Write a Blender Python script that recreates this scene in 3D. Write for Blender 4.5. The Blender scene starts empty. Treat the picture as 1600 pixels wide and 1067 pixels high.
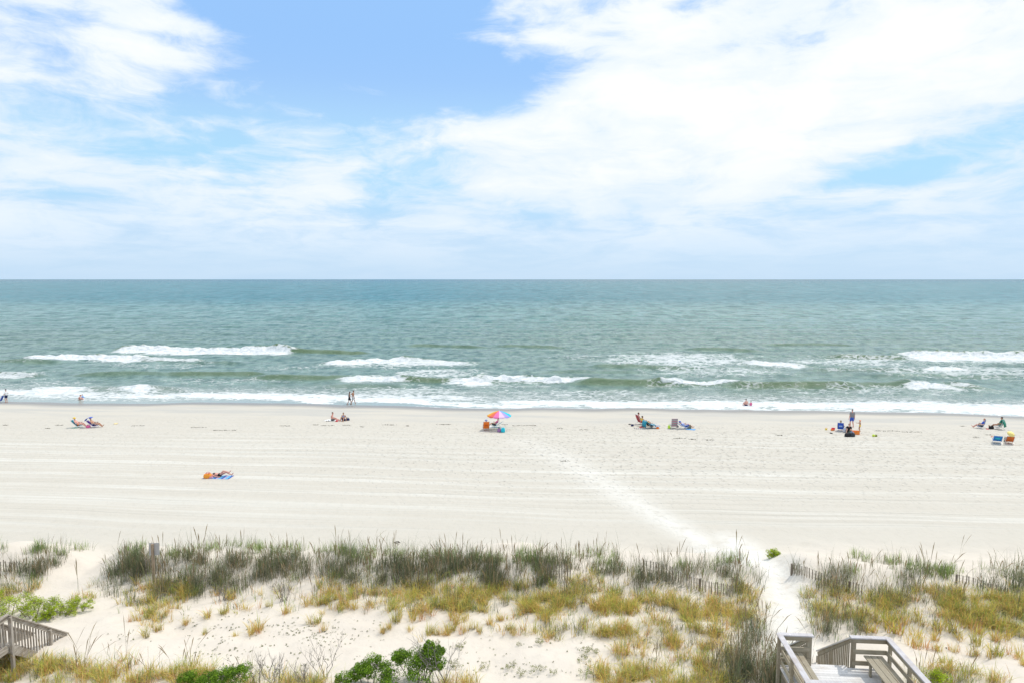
import bpy, bmesh, math, random
import numpy as np
from mathutils import Vector, Matrix

C = bpy.context.scene.collection
R = math.radians
rng = np.random.default_rng(7)
random.seed(7)

# ------------------------------------------------------------------ camera
CAM_H, PITCH, F = 15.5, R(5.2), 1067.0
scene = bpy.context.scene
cam = bpy.data.objects.new('camera', bpy.data.cameras.new('camera'))
C.objects.link(cam)
cam.location = (0, 0, CAM_H)
cam.rotation_euler = (R(90) - PITCH, 0, 0)
cam.data.lens = 24.0
cam.data.sensor_width = 36.0
cam.data.clip_start = 0.1
cam.data.clip_end = 60000
scene.camera = cam

# ------------------------------------------------------------------ world, sun, exposure
SUN_AZ, SUN_EL = R(52), R(57)       # from +Y towards +X
scene.view_settings.view_transform = 'Standard'
scene.view_settings.look = 'None'
scene.view_settings.exposure = 0.12
scene.view_settings.gamma = 1.0
scene.cycles.max_bounces = 6
scene.cycles.transparent_max_bounces = 8

sun = bpy.data.objects.new('sun', bpy.data.lights.new('sun', 'SUN'))
C.objects.link(sun)
sun.data.energy = 2.5
sun.data.angle = R(0.8)
sun.data.color = (1.0, 0.95, 0.87)
sd = Vector((math.cos(SUN_EL) * math.sin(SUN_AZ), math.cos(SUN_EL) * math.cos(SUN_AZ), math.sin(SUN_EL)))
sun.rotation_euler = sd.to_track_quat('Z', 'Y').to_euler()
sun.location = (30, 30, 60)


class NT:
    """small helper to write node trees"""
    def __init__(s, tree):
        s.t = tree; s.n = tree.nodes; s.l = tree.links
    def new(s, typ, **kw):
        nd = s.n.new(typ)
        for k, v in kw.items(): setattr(nd, k, v)
        return nd
    def set(s, sock, v):
        if isinstance(v, bpy.types.NodeSocket): s.l.new(v, sock)
        else: sock.default_value = v
    def m(s, op, a, b=None, c=None, clamp=False):
        nd = s.n.new('ShaderNodeMath'); nd.operation = op; nd.use_clamp = clamp
        s.set(nd.inputs[0], a)
        if b is not None: s.set(nd.inputs[1], b)
        if c is not None: s.set(nd.inputs[2], c)
        return nd.outputs[0]
    def mr(s, v, a, b, c=0.0, d=1.0, smooth=True):
        nd = s.n.new('ShaderNodeMapRange')
        nd.interpolation_type = 'SMOOTHSTEP' if smooth else 'LINEAR'
        for i, x in enumerate((v, a, b, c, d)): s.set(nd.inputs[i], x)
        return nd.outputs[0]
    def mix(s, f, a, b, blend='MIX'):
        nd = s.n.new('ShaderNodeMix'); nd.data_type = 'RGBA'; nd.blend_type = blend
        s.set(nd.inputs[0], f)
        s.set(nd.inputs[6], a if isinstance(a, bpy.types.NodeSocket) else (*a[:3], 1))
        s.set(nd.inputs[7], b if isinstance(b, bpy.types.NodeSocket) else (*b[:3], 1))
        return nd.outputs[2]
    def noise(s, vec, scale, detail=4, rough=0.5, dist=0.0, out=0):
        nd = s.n.new('ShaderNodeTexNoise')
        s.set(nd.inputs['Vector'], vec)
        nd.inputs['Scale'].default_value = scale; nd.inputs['Detail'].default_value = detail
        nd.inputs['Roughness'].default_value = rough; nd.inputs['Distortion'].default_value = dist
        return nd.outputs[out]
    def vm(s, op, a, b):
        nd = s.n.new('ShaderNodeVectorMath'); nd.operation = op
        s.set(nd.inputs[0], a); s.set(nd.inputs[1], b)
        return nd.outputs[0]
    def attr(s, name):
        nd = s.n.new('ShaderNodeAttribute'); nd.attribute_name = name
        return nd
    def sep(s, v):
        nd = s.n.new('ShaderNodeSeparateXYZ'); s.l.new(v, nd.inputs[0]); return nd.outputs
    def comb(s, x, y, z):
        nd = s.n.new('ShaderNodeCombineXYZ')
        for i, v in enumerate((x, y, z)): s.set(nd.inputs[i], v)
        return nd.outputs[0]


def ray(px, py):
    X = (np.asarray(px, float) - 800) / F
    v = (533.5 - np.asarray(py, float)) / F
    return X, math.cos(PITCH) + v * math.sin(PITCH), -math.sin(PITCH) + v * math.cos(PITCH)


def azel(px, py):
    x, y, z = ray(px, py)
    return math.atan2(x, y), math.atan2(z, math.hypot(x, y))


world = bpy.data.worlds.new('World'); scene.world = world; world.use_nodes = True
W = NT(world.node_tree); W.n.clear()
tc = W.new('ShaderNodeTexCoord'); D = tc.outputs['Generated']
dx, dy, dz = W.sep(D)
az = W.m('ARCTAN2', dx, dy)
el = W.m('ARCSINE', dz)
sky = W.new('ShaderNodeTexSky'); sky.sky_type = 'NISHITA'; sky.sun_disc = False
sky.sun_elevation = SUN_EL; sky.sun_rotation = SUN_AZ
sky.altitude = 0; sky.air_density = 1.0; sky.dust_density = 1.0; sky.ozone_density = 1.5
# wind-warped coordinates; clouds get flatter towards the horizon
elc = W.m('MAXIMUM', el, 0.0)
pel = W.m('POWER', W.m('ADD', elc, 0.02), 0.62)
cv = W.comb(W.m('MULTIPLY', az, 5.6), W.m('MULTIPLY', pel, 14.0), W.m('MULTIPLY', dy, 0.5))
wn = W.noise(cv, 0.9, 3, 0.5, out=1)
cw = W.vm('ADD', cv, W.vm('MULTIPLY', W.vm('SUBTRACT', wn, (.5, .5, .5)), (1.1, 1.1, 1.1)))
n1 = W.noise(cw, 1.15, 9, 0.62)
n2 = W.noise(cw, 0.7, 6, 0.55)
n3 = W.noise(W.comb(W.m('MULTIPLY', az, 2.0), W.m('MULTIPLY', el, 22.0), 0.0), 2.2, 6, 0.6)

# banks and openings of the day's cloud cover: azimuth, elevation, half sizes, tilt, amount
def blob(px, py, rx, ry, rot, amt):
    a0, e0 = azel(px, py)
    sa, se = rx / F, ry / F
    c, s_ = math.cos(R(rot)), math.sin(R(rot))
    da = W.m('SUBTRACT', az, a0); de = W.m('SUBTRACT', el, e0)
    u = W.m('ADD', W.m('MULTIPLY', da, c / sa), W.m('MULTIPLY', de, s_ / sa))
    v = W.m('ADD', W.m('MULTIPLY', da, -s_ / se), W.m('MULTIPLY', de, c / se))
    r2 = W.m('ADD', W.m('MULTIPLY', u, u), W.m('MULTIPLY', v, v))
    return W.m('MULTIPLY', W.m('EXPONENT', W.m('MULTIPLY', W.m('MULTIPLY', r2, r2), -0.6)), amt)

cov = W.m('ADD', 0.74, W.mr(el, R(22), R(34), 0.0, 0.22))  # extra unseen cloud overhead, added to make the skylight less blue
for b in [(560, 70, 200, 120, 0, -.8), (690, 150, 150, 42, 25, -.5), (840, 128, 95, 34, 25, -.45), (300, 190, 220, 36, 0, -.26), (1090, 8, 55, 16, 20, -.33),
          (300, 245, 110, 30, 0, -.16), (1540, 215, 110, 22, 8, -.34), (1500, 262, 150, 14, 5, -.28),
          (1290, 278, 80, 14, 0, -.2), (90, 300, 140, 14, 0, -.1),
          (60, 50, 140, 80, 0, .16), (280, 72, 100, 26, 3, .36), (250, 14, 60, 20, -15, .22), (215, 55, 60, 8, 0, -.2), (190, 100, 120, 14, -5, -.12),
          (800, 75, 110, 45, 15, .26), (760, 20, 90, 35, 0, .12),
          (1250, 110, 420, 130, 8, .40), (560, 208, 220, 26, 4, .30), (640, 188, 120, 14, 8, .22), (450, 172, 60, 8, 0, .32), (600, 147, 90, 8, -8, .30),
          (1000, 220, 260, 90, 0, .22), (120, 250, 130, 40, -10, .12), (440, 295, 130, 30, 0, .12)]:
    cov = W.m('ADD', cov, blob(*b))
dens = W.m('ADD', W.m('MULTIPLY', W.m('SUBTRACT', n1, 0.5), 2.3), W.m('MULTIPLY', W.m('SUBTRACT', cov, 0.1), 0.95))
dens = W.m('ADD', dens, W.m('MULTIPLY', W.m('SUBTRACT', n3, 0.5), 0.35))
cloud = W.mr(dens, 0.18, 0.85)
cloud = W.m('MULTIPLY', cloud, W.mr(el, 0.0, R(4.5), 0.15, 1.0))
thick = W.mr(W.m('ADD', dens, W.m('MULTIPLY', W.m('SUBTRACT', n2, 0.5), 1.4)), 0.5, 1.5)
lowtint = W.mr(el, R(3), R(17))
ccol = W.mix(lowtint, (6.9, 8.1, 9.3), (7.9, 8.7, 9.6))
ccol = W.mix(W.m('MULTIPLY', thick, W.mr(el, R(2), R(12), 0.35, 1.0)), ccol, (9.5, 9.6, 9.7))
# blue air: the Nishita sky, brightened by thin high haze
skyc = W.mix(1.0, sky.outputs[0], (1.0, 1.0, 1.0), 'MULTIPLY')
haz = W.mix(W.mr(el, 0.0, R(19)), (5.4, 7.3, 9.3), (3.15, 5.6, 9.5))
haz = W.mix(W.m('MULTIPLY', W.mr(el, R(3), R(8)), W.mr(el, R(16), R(9))), haz, (4.2, 7.1, 9.5))
skyc = W.mix(0.9, skyc, haz)
col = W.mix(cloud, skyc, ccol)
bg = W.new('ShaderNodeBackground'); W.l.new(col, bg.inputs[0]); bg.inputs[1].default_value = 0.1
wo = W.new('ShaderNodeOutputWorld'); W.l.new(bg.outputs[0], wo.inputs[0])
world.cycles.sampling_method = 'MANUAL'; world.cycles.sample_map_resolution = 512


# ------------------------------------------------------------------ numpy noise and terrain
def hsh(ix, iy, seed):
    h = (ix.astype(np.int64) * 374761393 + iy.astype(np.int64) * 668265263 + seed * 1442695041) & 0xffffffff
    h = ((h ^ (h >> 13)) * 1274126177) & 0xffffffff
    return ((h ^ (h >> 16)) & 0xffffff) / float(0xffffff)


def vnoise(x, y, seed=0):
    x, y = np.asarray(x, float), np.asarray(y, float)
    ix, iy = np.floor(x), np.floor(y)
    fx, fy = x - ix, y - iy
    fx = fx * fx * fx * (fx * (fx * 6 - 15) + 10); fy = fy * fy * fy * (fy * (fy * 6 - 15) + 10)
    a = hsh(ix, iy, seed); b = hsh(ix + 1, iy, seed); c = hsh(ix, iy + 1, seed); d = hsh(ix + 1, iy + 1, seed)
    return (a * (1 - fx) + b * fx) * (1 - fy) + (c * (1 - fx) + d * fx) * fy - 0.5


def fbm(x, y, o=4, seed=0, g=0.5):
    r = 0; a = 1.0
    for i in range(o):
        r = r + a * vnoise(x * 2 ** i + 17.3 * i, y * 2 ** i - 9.1 * i, seed + i); a *= g
    return r


def sst(a, b, x):
    t = np.clip((np.asarray(x, float) - a) / (b - a), 0, 1)
    return t * t * (3 - 2 * t)


def plane_pt(px, py, z=0.0):
    dx_, dy_, dz_ = ray(px, py)
    t = (z - CAM_H) / dz_
    return dx_ * t, dy_ * t


_sr = [(-300, 622), (0, 626.5), (60, 627), (120, 630), (240, 630.5), (330, 627.5), (400, 628), (480, 629), (540, 632), (640, 634), (720, 636.5), (790, 637.5),
       (850, 635.5), (930, 637.5), (1000, 636.5), (1110, 638.5), (1200, 640), (1300, 641), (1400, 643.5), (1500, 645), (1560, 648), (1640, 651), (1900, 655)]
_sx, _sy = plane_pt([a for a, b in _sr], [b for a, b in _sr], 0.02)


def shore(x):
    return np.interp(x, _sx, _sy) + 0.75 * vnoise(np.asarray(x) / 7.0, np.zeros_like(np.asarray(x, float)), 5) + 0.3 * vnoise(np.asarray(x) / 2.1, np.zeros_like(np.asarray(x, float)), 6)


YC = lambda x: 31.4 - 0.028 * (x + 20) - 1.6 * sst(10, 24, x)


def paths(x, y):
    """1 on the trampled gaps through the dune"""
    pl = np.exp(-(((x + 19.9 + 0.12 * (y - 31)) / 1.1) ** 2)) * sst(24, 27, y)
    cx = np.interp(y, [22, 24.5, 27, 30, 33, 36], [9.6, 10.3, 11.3, 12.1, 12.0, 11.7])
    pr = np.exp(-(((x - cx) / 1.0) ** 2)) * sst(21.5, 23.5, y) * sst(38, 34.5, y)
    return pl, pr


def T(x, y):
    x = np.asarray(x, float); y = np.asarray(y, float)
    s = shore(x) - y
    beach = np.interp(s, [-400, -40, -10, 0, 6, 14, 22, 34, 44, 50], [-6, -2.4, -0.7, 0.0, 0.42, 0.92, 1.25, 1.42, 1.55, 1.6])
    near = np.interp(y, [-60, 0, 12, 18, 21, 24, 27.5, 31, 34.5, 36.5], [2.5, 2.7, 2.9, 2.8, 2.62, 2.36, 2.08, 1.95, 1.68, 1.6])
    left = 0.34 * sst(-9, -15.5, x) * sst(27, 21, y)
    near = near + left
    w = sst(34, 38, y)
    base = near * (1 - w) + beach * w
    yc = YC(x)
    t = y - yc + 0.9 * fbm(x / 3.2, y / 6.0, 3, 11)
    ridge = np.where(t > 0, np.exp(-(t / 1.9) ** 2), np.exp(-(t / 2.4) ** 2))
    pl, pr = paths(x, y)
    amp = (0.78 + 0.5 * fbm(x / 4.5, y / 9.0, 3, 21)) * (1 - 0.85 * pl) * (1 - 0.9 * pr)
    h = base + ridge * amp
    dm = sst(36.5, 33.5, y)
    h = h + dm * (0.42 * fbm(x / 4.0, y / 2.6, 4, 31) + 0.07 * fbm(x / 0.9, y / 0.8, 3, 37)) * (1 - 0.5 * pr)
    h = h + 0.02 * fbm(x / 2.0, y / 2.0, 2, 41) * (1 - dm) * sst(2, 12, s)
    return h


def ground(px, py):
    """world point of the sand seen in that direction"""
    px, py = np.broadcast_arrays(np.asarray(px, float), np.asarray(py, float))
    px = px.ravel(); py = py.ravel()
    dx_, dy_, dz_ = ray(px, py)
    tmax = (-1.0 - CAM_H) / dz_; tmin = (4.4 - CAM_H) / dz_
    k = np.linspace(0, 1, 260)[None, :]
    tt = tmin[:, None] * (1 - k) + tmax[:, None] * k
    X = dx_[:, None] * tt; Y = dy_[:, None] * tt; Z = CAM_H + dz_[:, None] * tt
    below = Z < T(X, Y)
    i = np.argmax(below, axis=1); i = np.maximum(i, 1)
    r = np.arange(len(px))
    lo = tt[r, i - 1]; hi = tt[r, i]
    for _ in range(12):
        mid = (lo + hi) / 2
        b = CAM_H + dz_ * mid < T(dx_ * mid, dy_ * mid)
        hi = np.where(b, mid, hi); lo = np.where(b, lo, mid)
    x, y = dx_ * hi, dy_ * hi
    return x, y, T(x, y)


def gp(px, py):
    x, y, z = ground([px], [py])
    return Vector((x[0], y[0], z[0]))


# ------------------------------------------------------------------ materials
MATS = {}
def mat(name, col, rough=0.8, bump=0.0, var=0.08, scale=20.0, metallic=0.0, trans=0.0):
    if name in MATS: return MATS[name]
    m = bpy.data.materials.new(name); m.use_nodes = True
    N = NT(m.node_tree); b = m.node_tree.nodes['Principled BSDF']
    tcn = N.new('ShaderNodeTexCoord')
    n = N.noise(tcn.outputs['Object'], scale, 4, 0.6)
    f = N.mr(n, 0.3, 0.7, 1 - var, 1 + var, smooth=False)
    v = N.new('ShaderNodeVectorMath', operation='SCALE'); v.inputs[0].default_value = col[:3]
    N.l.new(f, v.inputs['Scale'])
    N.l.new(v.outputs[0], b.inputs['Base Color'])
    b.inputs['Roughness'].default_value = rough
    b.inputs['Metallic'].default_value = metallic
    if trans: b.inputs['Transmission Weight'].default_value = trans
    if bump:
        bp = N.new('ShaderNodeBump'); bp.inputs['Strength'].default_value = bump; bp.inputs['Distance'].default_value = 0.01
        N.l.new(n, bp.inputs['Height']); N.l.new(bp.outputs[0], b.inputs['Normal'])
    MATS[name] = m
    return m


def stripe_mat(name, cols, period, axis=2):
    """woven bands across the cloth along one local axis"""
    m = bpy.data.materials.new(name); m.use_nodes = True
    N = NT(m.node_tree); b = m.node_tree.nodes['Principled BSDF']
    tcn = N.new('ShaderNodeTexCoord'); c = N.sep(tcn.outputs['Object'])[axis]
    fr = N.m('FRACT', N.m('DIVIDE', c, period))
    rp = N.new('ShaderNodeValToRGB'); rp.color_ramp.interpolation = 'CONSTANT'
    while len(rp.color_ramp.elements) < len(cols): rp.color_ramp.elements.new(0.5)
    for i, cc in enumerate(cols):
        rp.color_ramp.elements[i].position = i / len(cols); rp.color_ramp.elements[i].color = (*cc, 1)
    N.l.new(fr, rp.inputs[0]); N.l.new(rp.outputs[0], b.inputs['Base Color']); b.inputs['Roughness'].default_value = 0.85
    return m


def plant_mat(name, sheen=0.35):
    m = bpy.data.materials.new(name); m.use_nodes = True
    N = NT(m.node_tree); N.n.clear()
    a = N.attr('col')
    d = N.new('ShaderNodeBsdfPrincipled'); N.l.new(a.outputs['Color'], d.inputs['Base Color']); d.inputs['Roughness'].default_value = 0.6; d.inputs['Specular IOR Level'].default_value = 0.2
    t = N.new('ShaderNodeBsdfTranslucent'); N.l.new(a.outputs['Color'], t.inputs['Color'])
    mx = N.new('ShaderNodeMixShader'); mx.inputs[0].default_value = sheen
    N.l.new(d.outputs[0], mx.inputs[1]); N.l.new(t.outputs[0], mx.inputs[2])
    o = N.new('ShaderNodeOutputMaterial'); N.l.new(mx.outputs[0], o.inputs[0])
    return m


def wood_mat(name, c1, c2, axis=1):
    m = bpy.data.materials.new(name); m.use_nodes = True
    N = NT(m.node_tree); b = m.node_tree.nodes['Principled BSDF']
    tcn = N.new('ShaderNodeTexCoord')
    sc = [14.0, 14.0, 14.0]; sc[axis] = 1.2
    p = N.vm('MULTIPLY', tcn.outputs['Object'], tuple(sc))
    n = N.noise(p, 2.2, 6, 0.65)
    n2_ = N.noise(tcn.outputs['Object'], 1.7, 3, 0.6)
    geo = N.new('ShaderNodeNewGeometry')
    isl = geo.outputs['Random Per Island']
    c = N.mix(N.mr(n, 0.3, 0.72), c1, c2)
    c = N.mix(N.mr(n2_, 0.45, 0.7, 0, 0.5), c, tuple(v * k_ for v, k_ in zip(c1, (.75, .62, .5))))
    n3_ = N.noise(tcn.outputs['Object'], 5.5, 5, 0.7)
    c = N.mix(N.mr(n3_, 0.55, 0.72, 0, 0.45), c, tuple(min(1, v * 1.25) for v in c2))
    f = N.mr(isl, 0, 1, 0.84, 1.1, smooth=False)
    v = N.new('ShaderNodeVectorMath', operation='SCALE'); N.l.new(c, v.inputs[0]); N.l.new(f, v.inputs['Scale'])
    N.l.new(v.outputs[0], b.inputs['Base Color']); b.inputs['Roughness'].default_value = 0.75
    bp = N.new('ShaderNodeBump'); bp.inputs['Strength'].default_value = 0.5; bp.inputs['Distance'].default_value = 0.006
    N.l.new(n, bp.inputs['Height']); N.l.new(bp.outputs[0], b.inputs['Normal'])
    return m


# ------------------------------------------------------------------ mesh helpers
def tag(o, label=None, cat=None, group=None, kind=None):
    if label: o['label'] = label
    if cat: o['category'] = cat
    if group: o['group'] = group
    if kind: o['kind'] = kind
    return o


def link(name, me, m=None, parent=None, loc=None, rz=0.0, smooth=False):
    o = bpy.data.objects.new(name, me); C.objects.link(o)
    if m is not None and len(me.materials) == 0:
        for mm in (m if isinstance(m, (list, tuple)) else [m]): me.materials.append(mm)
    if parent is not None: o.parent = parent
    if loc is not None: o.location = loc
    if rz: o.rotation_euler = (0, 0, rz)
    if smooth and me.polygons:
        me.polygons.foreach_set('use_smooth', [True] * len(me.polygons))
    return o


def empty(name, loc, rz=0.0):
    o = bpy.data.objects.new(name, None); C.objects.link(o)
    o.location = loc; o.rotation_euler = (0, 0, rz); o.empty_display_size = 0.2
    return o


def children(o): return [c for c in bpy.data.objects if c.parent == o]


def copy_tree(o, parent=None):
    c = o.copy(); C.objects.link(c); c.parent = parent
    for ch in children(o): copy_tree(ch, c)
    return c


def np_mesh(name, V, Q=None, Tr=None, attrs=None, smooth=True):
    me = bpy.data.meshes.new(name)
    V = np.asarray(V, np.float32)
    nq = 0 if Q is None else len(Q); nt = 0 if Tr is None else len(Tr)
    me.vertices.add(len(V)); me.vertices.foreach_set('co', V.ravel())
    me.loops.add(nq * 4 + nt * 3)
    idx = np.concatenate([np.asarray(Q).ravel() if nq else np.zeros(0, int), np.asarray(Tr).ravel() if nt else np.zeros(0, int)]).astype(np.int32)
    me.loops.foreach_set('vertex_index', idx)
    me.polygons.add(nq + nt)
    st = np.concatenate([np.arange(nq) * 4, nq * 4 + np.arange(nt) * 3]).astype(np.int32)
    me.polygons.foreach_set('loop_start', st)
    me.polygons.foreach_set('loop_total', np.concatenate([np.full(nq, 4), np.full(nt, 3)]).astype(np.int32))
    me.update(calc_edges=True)
    if smooth: me.polygons.foreach_set('use_smooth', np.ones(nq + nt, bool))
    for k, v in (attrs or {}).items():
        v = np.asarray(v, np.float32)
        if v.ndim == 2:
            a = me.attributes.new(k, 'FLOAT_COLOR', 'POINT')
            if v.shape[1] == 3: v = np.hstack([v, np.ones((len(v), 1), np.float32)])
            a.data.foreach_set('color', v.ravel())
        else:
            a = me.attributes.new(k, 'FLOAT', 'POINT'); a.data.foreach_set('value', v)
    return me


def grid_quads(nr, nc):
    i = np.arange(nr - 1)[:, None] * nc + np.arange(nc - 1)[None, :]
    i = i.ravel()
    return np.stack([i, i + 1, i + nc + 1, i + nc], 1)


class MB:
    """collects primitives into one mesh"""
    def __init__(s): s.v = []; s.f = []; s.mi = []
    def add(s, vs, fs, mi=0):
        o = len(s.v); s.v += [tuple(v) for v in vs]; s.f += [tuple(i + o for i in f) for f in fs]; s.mi += [mi] * len(fs)
    def box(s, c, d, M=None, bev=0.0, mi=0):
        hx, hy, hz = d[0] / 2, d[1] / 2, d[2] / 2
        b = min(bev, hx * .6, hy * .6, hz * .6)
        c = Vector(c)
        if b <= 0:
            vs = [Vector((x, y, z)) for z in (-hz, hz) for x, y in ((-hx, -hy), (hx, -hy), (hx, hy), (-hx, hy))]
            fs = [(0, 3, 2, 1), (4, 5, 6, 7), (0, 1, 5, 4), (1, 2, 6, 5), (2, 3, 7, 6), (3, 0, 4, 7)]
        else:
            bm = bmesh.new(); bmesh.ops.create_cube(bm, size=1.0)
            for v in bm.verts: v.co = Vector((v.co.x * 2 * hx, v.co.y * 2 * hy, v.co.z * 2 * hz))
            bmesh.ops.bevel(bm, geom=bm.edges[:], offset=b, segments=1, affect='EDGES')
            bm.verts.index_update()
            vs = [v.co.copy() for v in bm.verts]; fs = [tuple(v.index for v in f.verts) for f in bm.faces]; bm.free()
        if M is not None: vs = [M @ v for v in vs]
        s.add([v + c for v in vs], fs, mi)
    def beam(s, a, b, w, h, up=(0, 0, 1), bev=0.0, mi=0):
        """rectangular bar from a to b; h measured towards up"""
        a = Vector(a); b = Vector(b); d = b - a; L = d.length; d.normalize()
        x = d.cross(Vector(up)).normalized(); z = x.cross(d)
        M = Matrix((x, d, z)).transposed()
        s.box((a + b) / 2, (w, L, h), M, bev, mi)
    def tube(s, a, b, r0, r1=None, n=6, mi=0):
        r1 = r0 if r1 is None else r1
        a = Vector(a); b = Vector(b); d = (b - a)
        if d.length < 1e-6: return
        d.normalize()
        x = d.orthogonal().normalized(); y = d.cross(x)
        vs = [a + (x * math.cos(t) + y * math.sin(t)) * r0 for t in [2 * math.pi * k / n for k in range(n)]]
        vs += [b + (x * math.cos(t) + y * math.sin(t)) * r1 for t in [2 * math.pi * k / n for k in range(n)]]
        fs = [(k, (k + 1) % n, n + (k + 1) % n, n + k) for k in range(n)] + [tuple(range(n - 1, -1, -1)), tuple(range(n, 2 * n))]
        s.add(vs, fs, mi)
    def path(s, pts, r, n=6, mi=0):
        for a, b in zip(pts[:-1], pts[1:]): s.tube(a, b, r, r, n, mi)
    def ball(s, c, r, n=10, m=7, mi=0, M=None):
        r = (r, r, r) if not isinstance(r, (tuple, list)) else r
        vs = [Vector((0, 0, -r[2]))]; fs = []
        for i in range(1, m):
            ph = -math.pi / 2 + math.pi * i / m
            for k in range(n):
                t = 2 * math.pi * k / n
                vs.append(Vector((r[0] * math.cos(ph) * math.cos(t), r[1] * math.cos(ph) * math.sin(t), r[2] * math.sin(ph))))
        vs.append(Vector((0, 0, r[2])))
        for k in range(n): fs.append((0, 1 + (k + 1) % n, 1 + k))
        for i in range(m - 2):
            for k in range(n):
                a = 1 + i * n; fs.append((a + k, a + (k + 1) % n, a + n + (k + 1) % n, a + n + k))
        a = 1 + (m - 2) * n
        for k in range(n): fs.append((a + k, a + (k + 1) % n, len(vs) - 1))
        if M is not None: vs = [M @ v for v in vs]
        s.add([v + Vector(c) for v in vs], fs, mi)
    def cap(s, a, b, r0, r1=None):
        """tapered capsule"""
        r1 = r0 if r1 is None else r1
        s.ball(a, r0); s.ball(b, r1); s.tube(a, b, r0, r1, 10)
    def lathe(s, prof, c=(0, 0, 0), n=16, mi=0, M=None):
        vs = []; fs = []
        for r, z in prof:
            for k in range(n):
                t = 2 * math.pi * k / n; vs.append(Vector((r * math.cos(t), r * math.sin(t), z)))
        for i in range(len(prof) - 1):
            for k in range(n): fs.append((i * n + k, i * n + (k + 1) % n, (i + 1) * n + (k + 1) % n, (i + 1) * n + k))
        fs.append(tuple(range(n - 1, -1, -1))); fs.append(tuple(range((len(prof) - 1) * n, len(prof) * n)))
        if M is not None: vs = [M @ v for v in vs]
        s.add([v + Vector(c) for v in vs], fs, mi)
    def slab(s, prof, w, th, mi=0):
        """cloth: a yz profile swept over width w with thickness th"""
        P = [Vector((0, y, z)) for y, z in prof]; n = len(P); vs = []
        for i, p in enumerate(P):
            d = (P[min(i + 1, n - 1)] - P[max(i - 1, 0)]).normalized(); nn = Vector((0, -d.z, d.y)) * th
            for x in (-w / 2, w / 2):
                vs.append(p + Vector((x, 0, 0))); vs.append(p + nn + Vector((x, 0, 0)))
        fs = []
        for i in range(n - 1):
            a, b = i * 4, i * 4 + 4
            fs += [(a, a + 2, b + 2, b), (a + 1, b + 1, b + 3, a + 3), (a, b, b + 1, a + 1), (a + 2, a + 3, b + 3, b + 2)]
        fs += [(0, 1, 3, 2), (n * 4 - 4, n * 4 - 2, n * 4 - 1, n * 4 - 3)]
        s.add(vs, fs, mi)
    def mesh(s, name):
        me = bpy.data.meshes.new(name); me.from_pydata([tuple(v) for v in s.v], [], s.f)
        if any(s.mi): me.polygons.foreach_set('material_index', s.mi)
        me.update(); return me
    def build(s, name, m, parent=None, loc=None, rz=0.0, smooth=False):
        return link(name, s.mesh(name), m, parent, loc, rz, smooth)
    def remesh(s, name, m, parent=None, loc=None, rz=0.0, vox=0.012, it=3):
        o = link('tmp', s.mesh('tmp'))
        r = o.modifiers.new('r', 'REMESH'); r.mode = 'VOXEL'; r.voxel_size = vox; r.use_smooth_shade = True
        if it:
            q = o.modifiers.new('s', 'SMOOTH'); q.factor = 0.5; q.iterations = it
        dg = bpy.context.evaluated_depsgraph_get()
        me = bpy.data.meshes.new_from_object(o.evaluated_get(dg))
        me.name = name; old = o.data
        bpy.data.objects.remove(o); bpy.data.meshes.remove(old)
        me.materials.clear()
        return link(name, me, m, parent, loc, rz, True)


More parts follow.
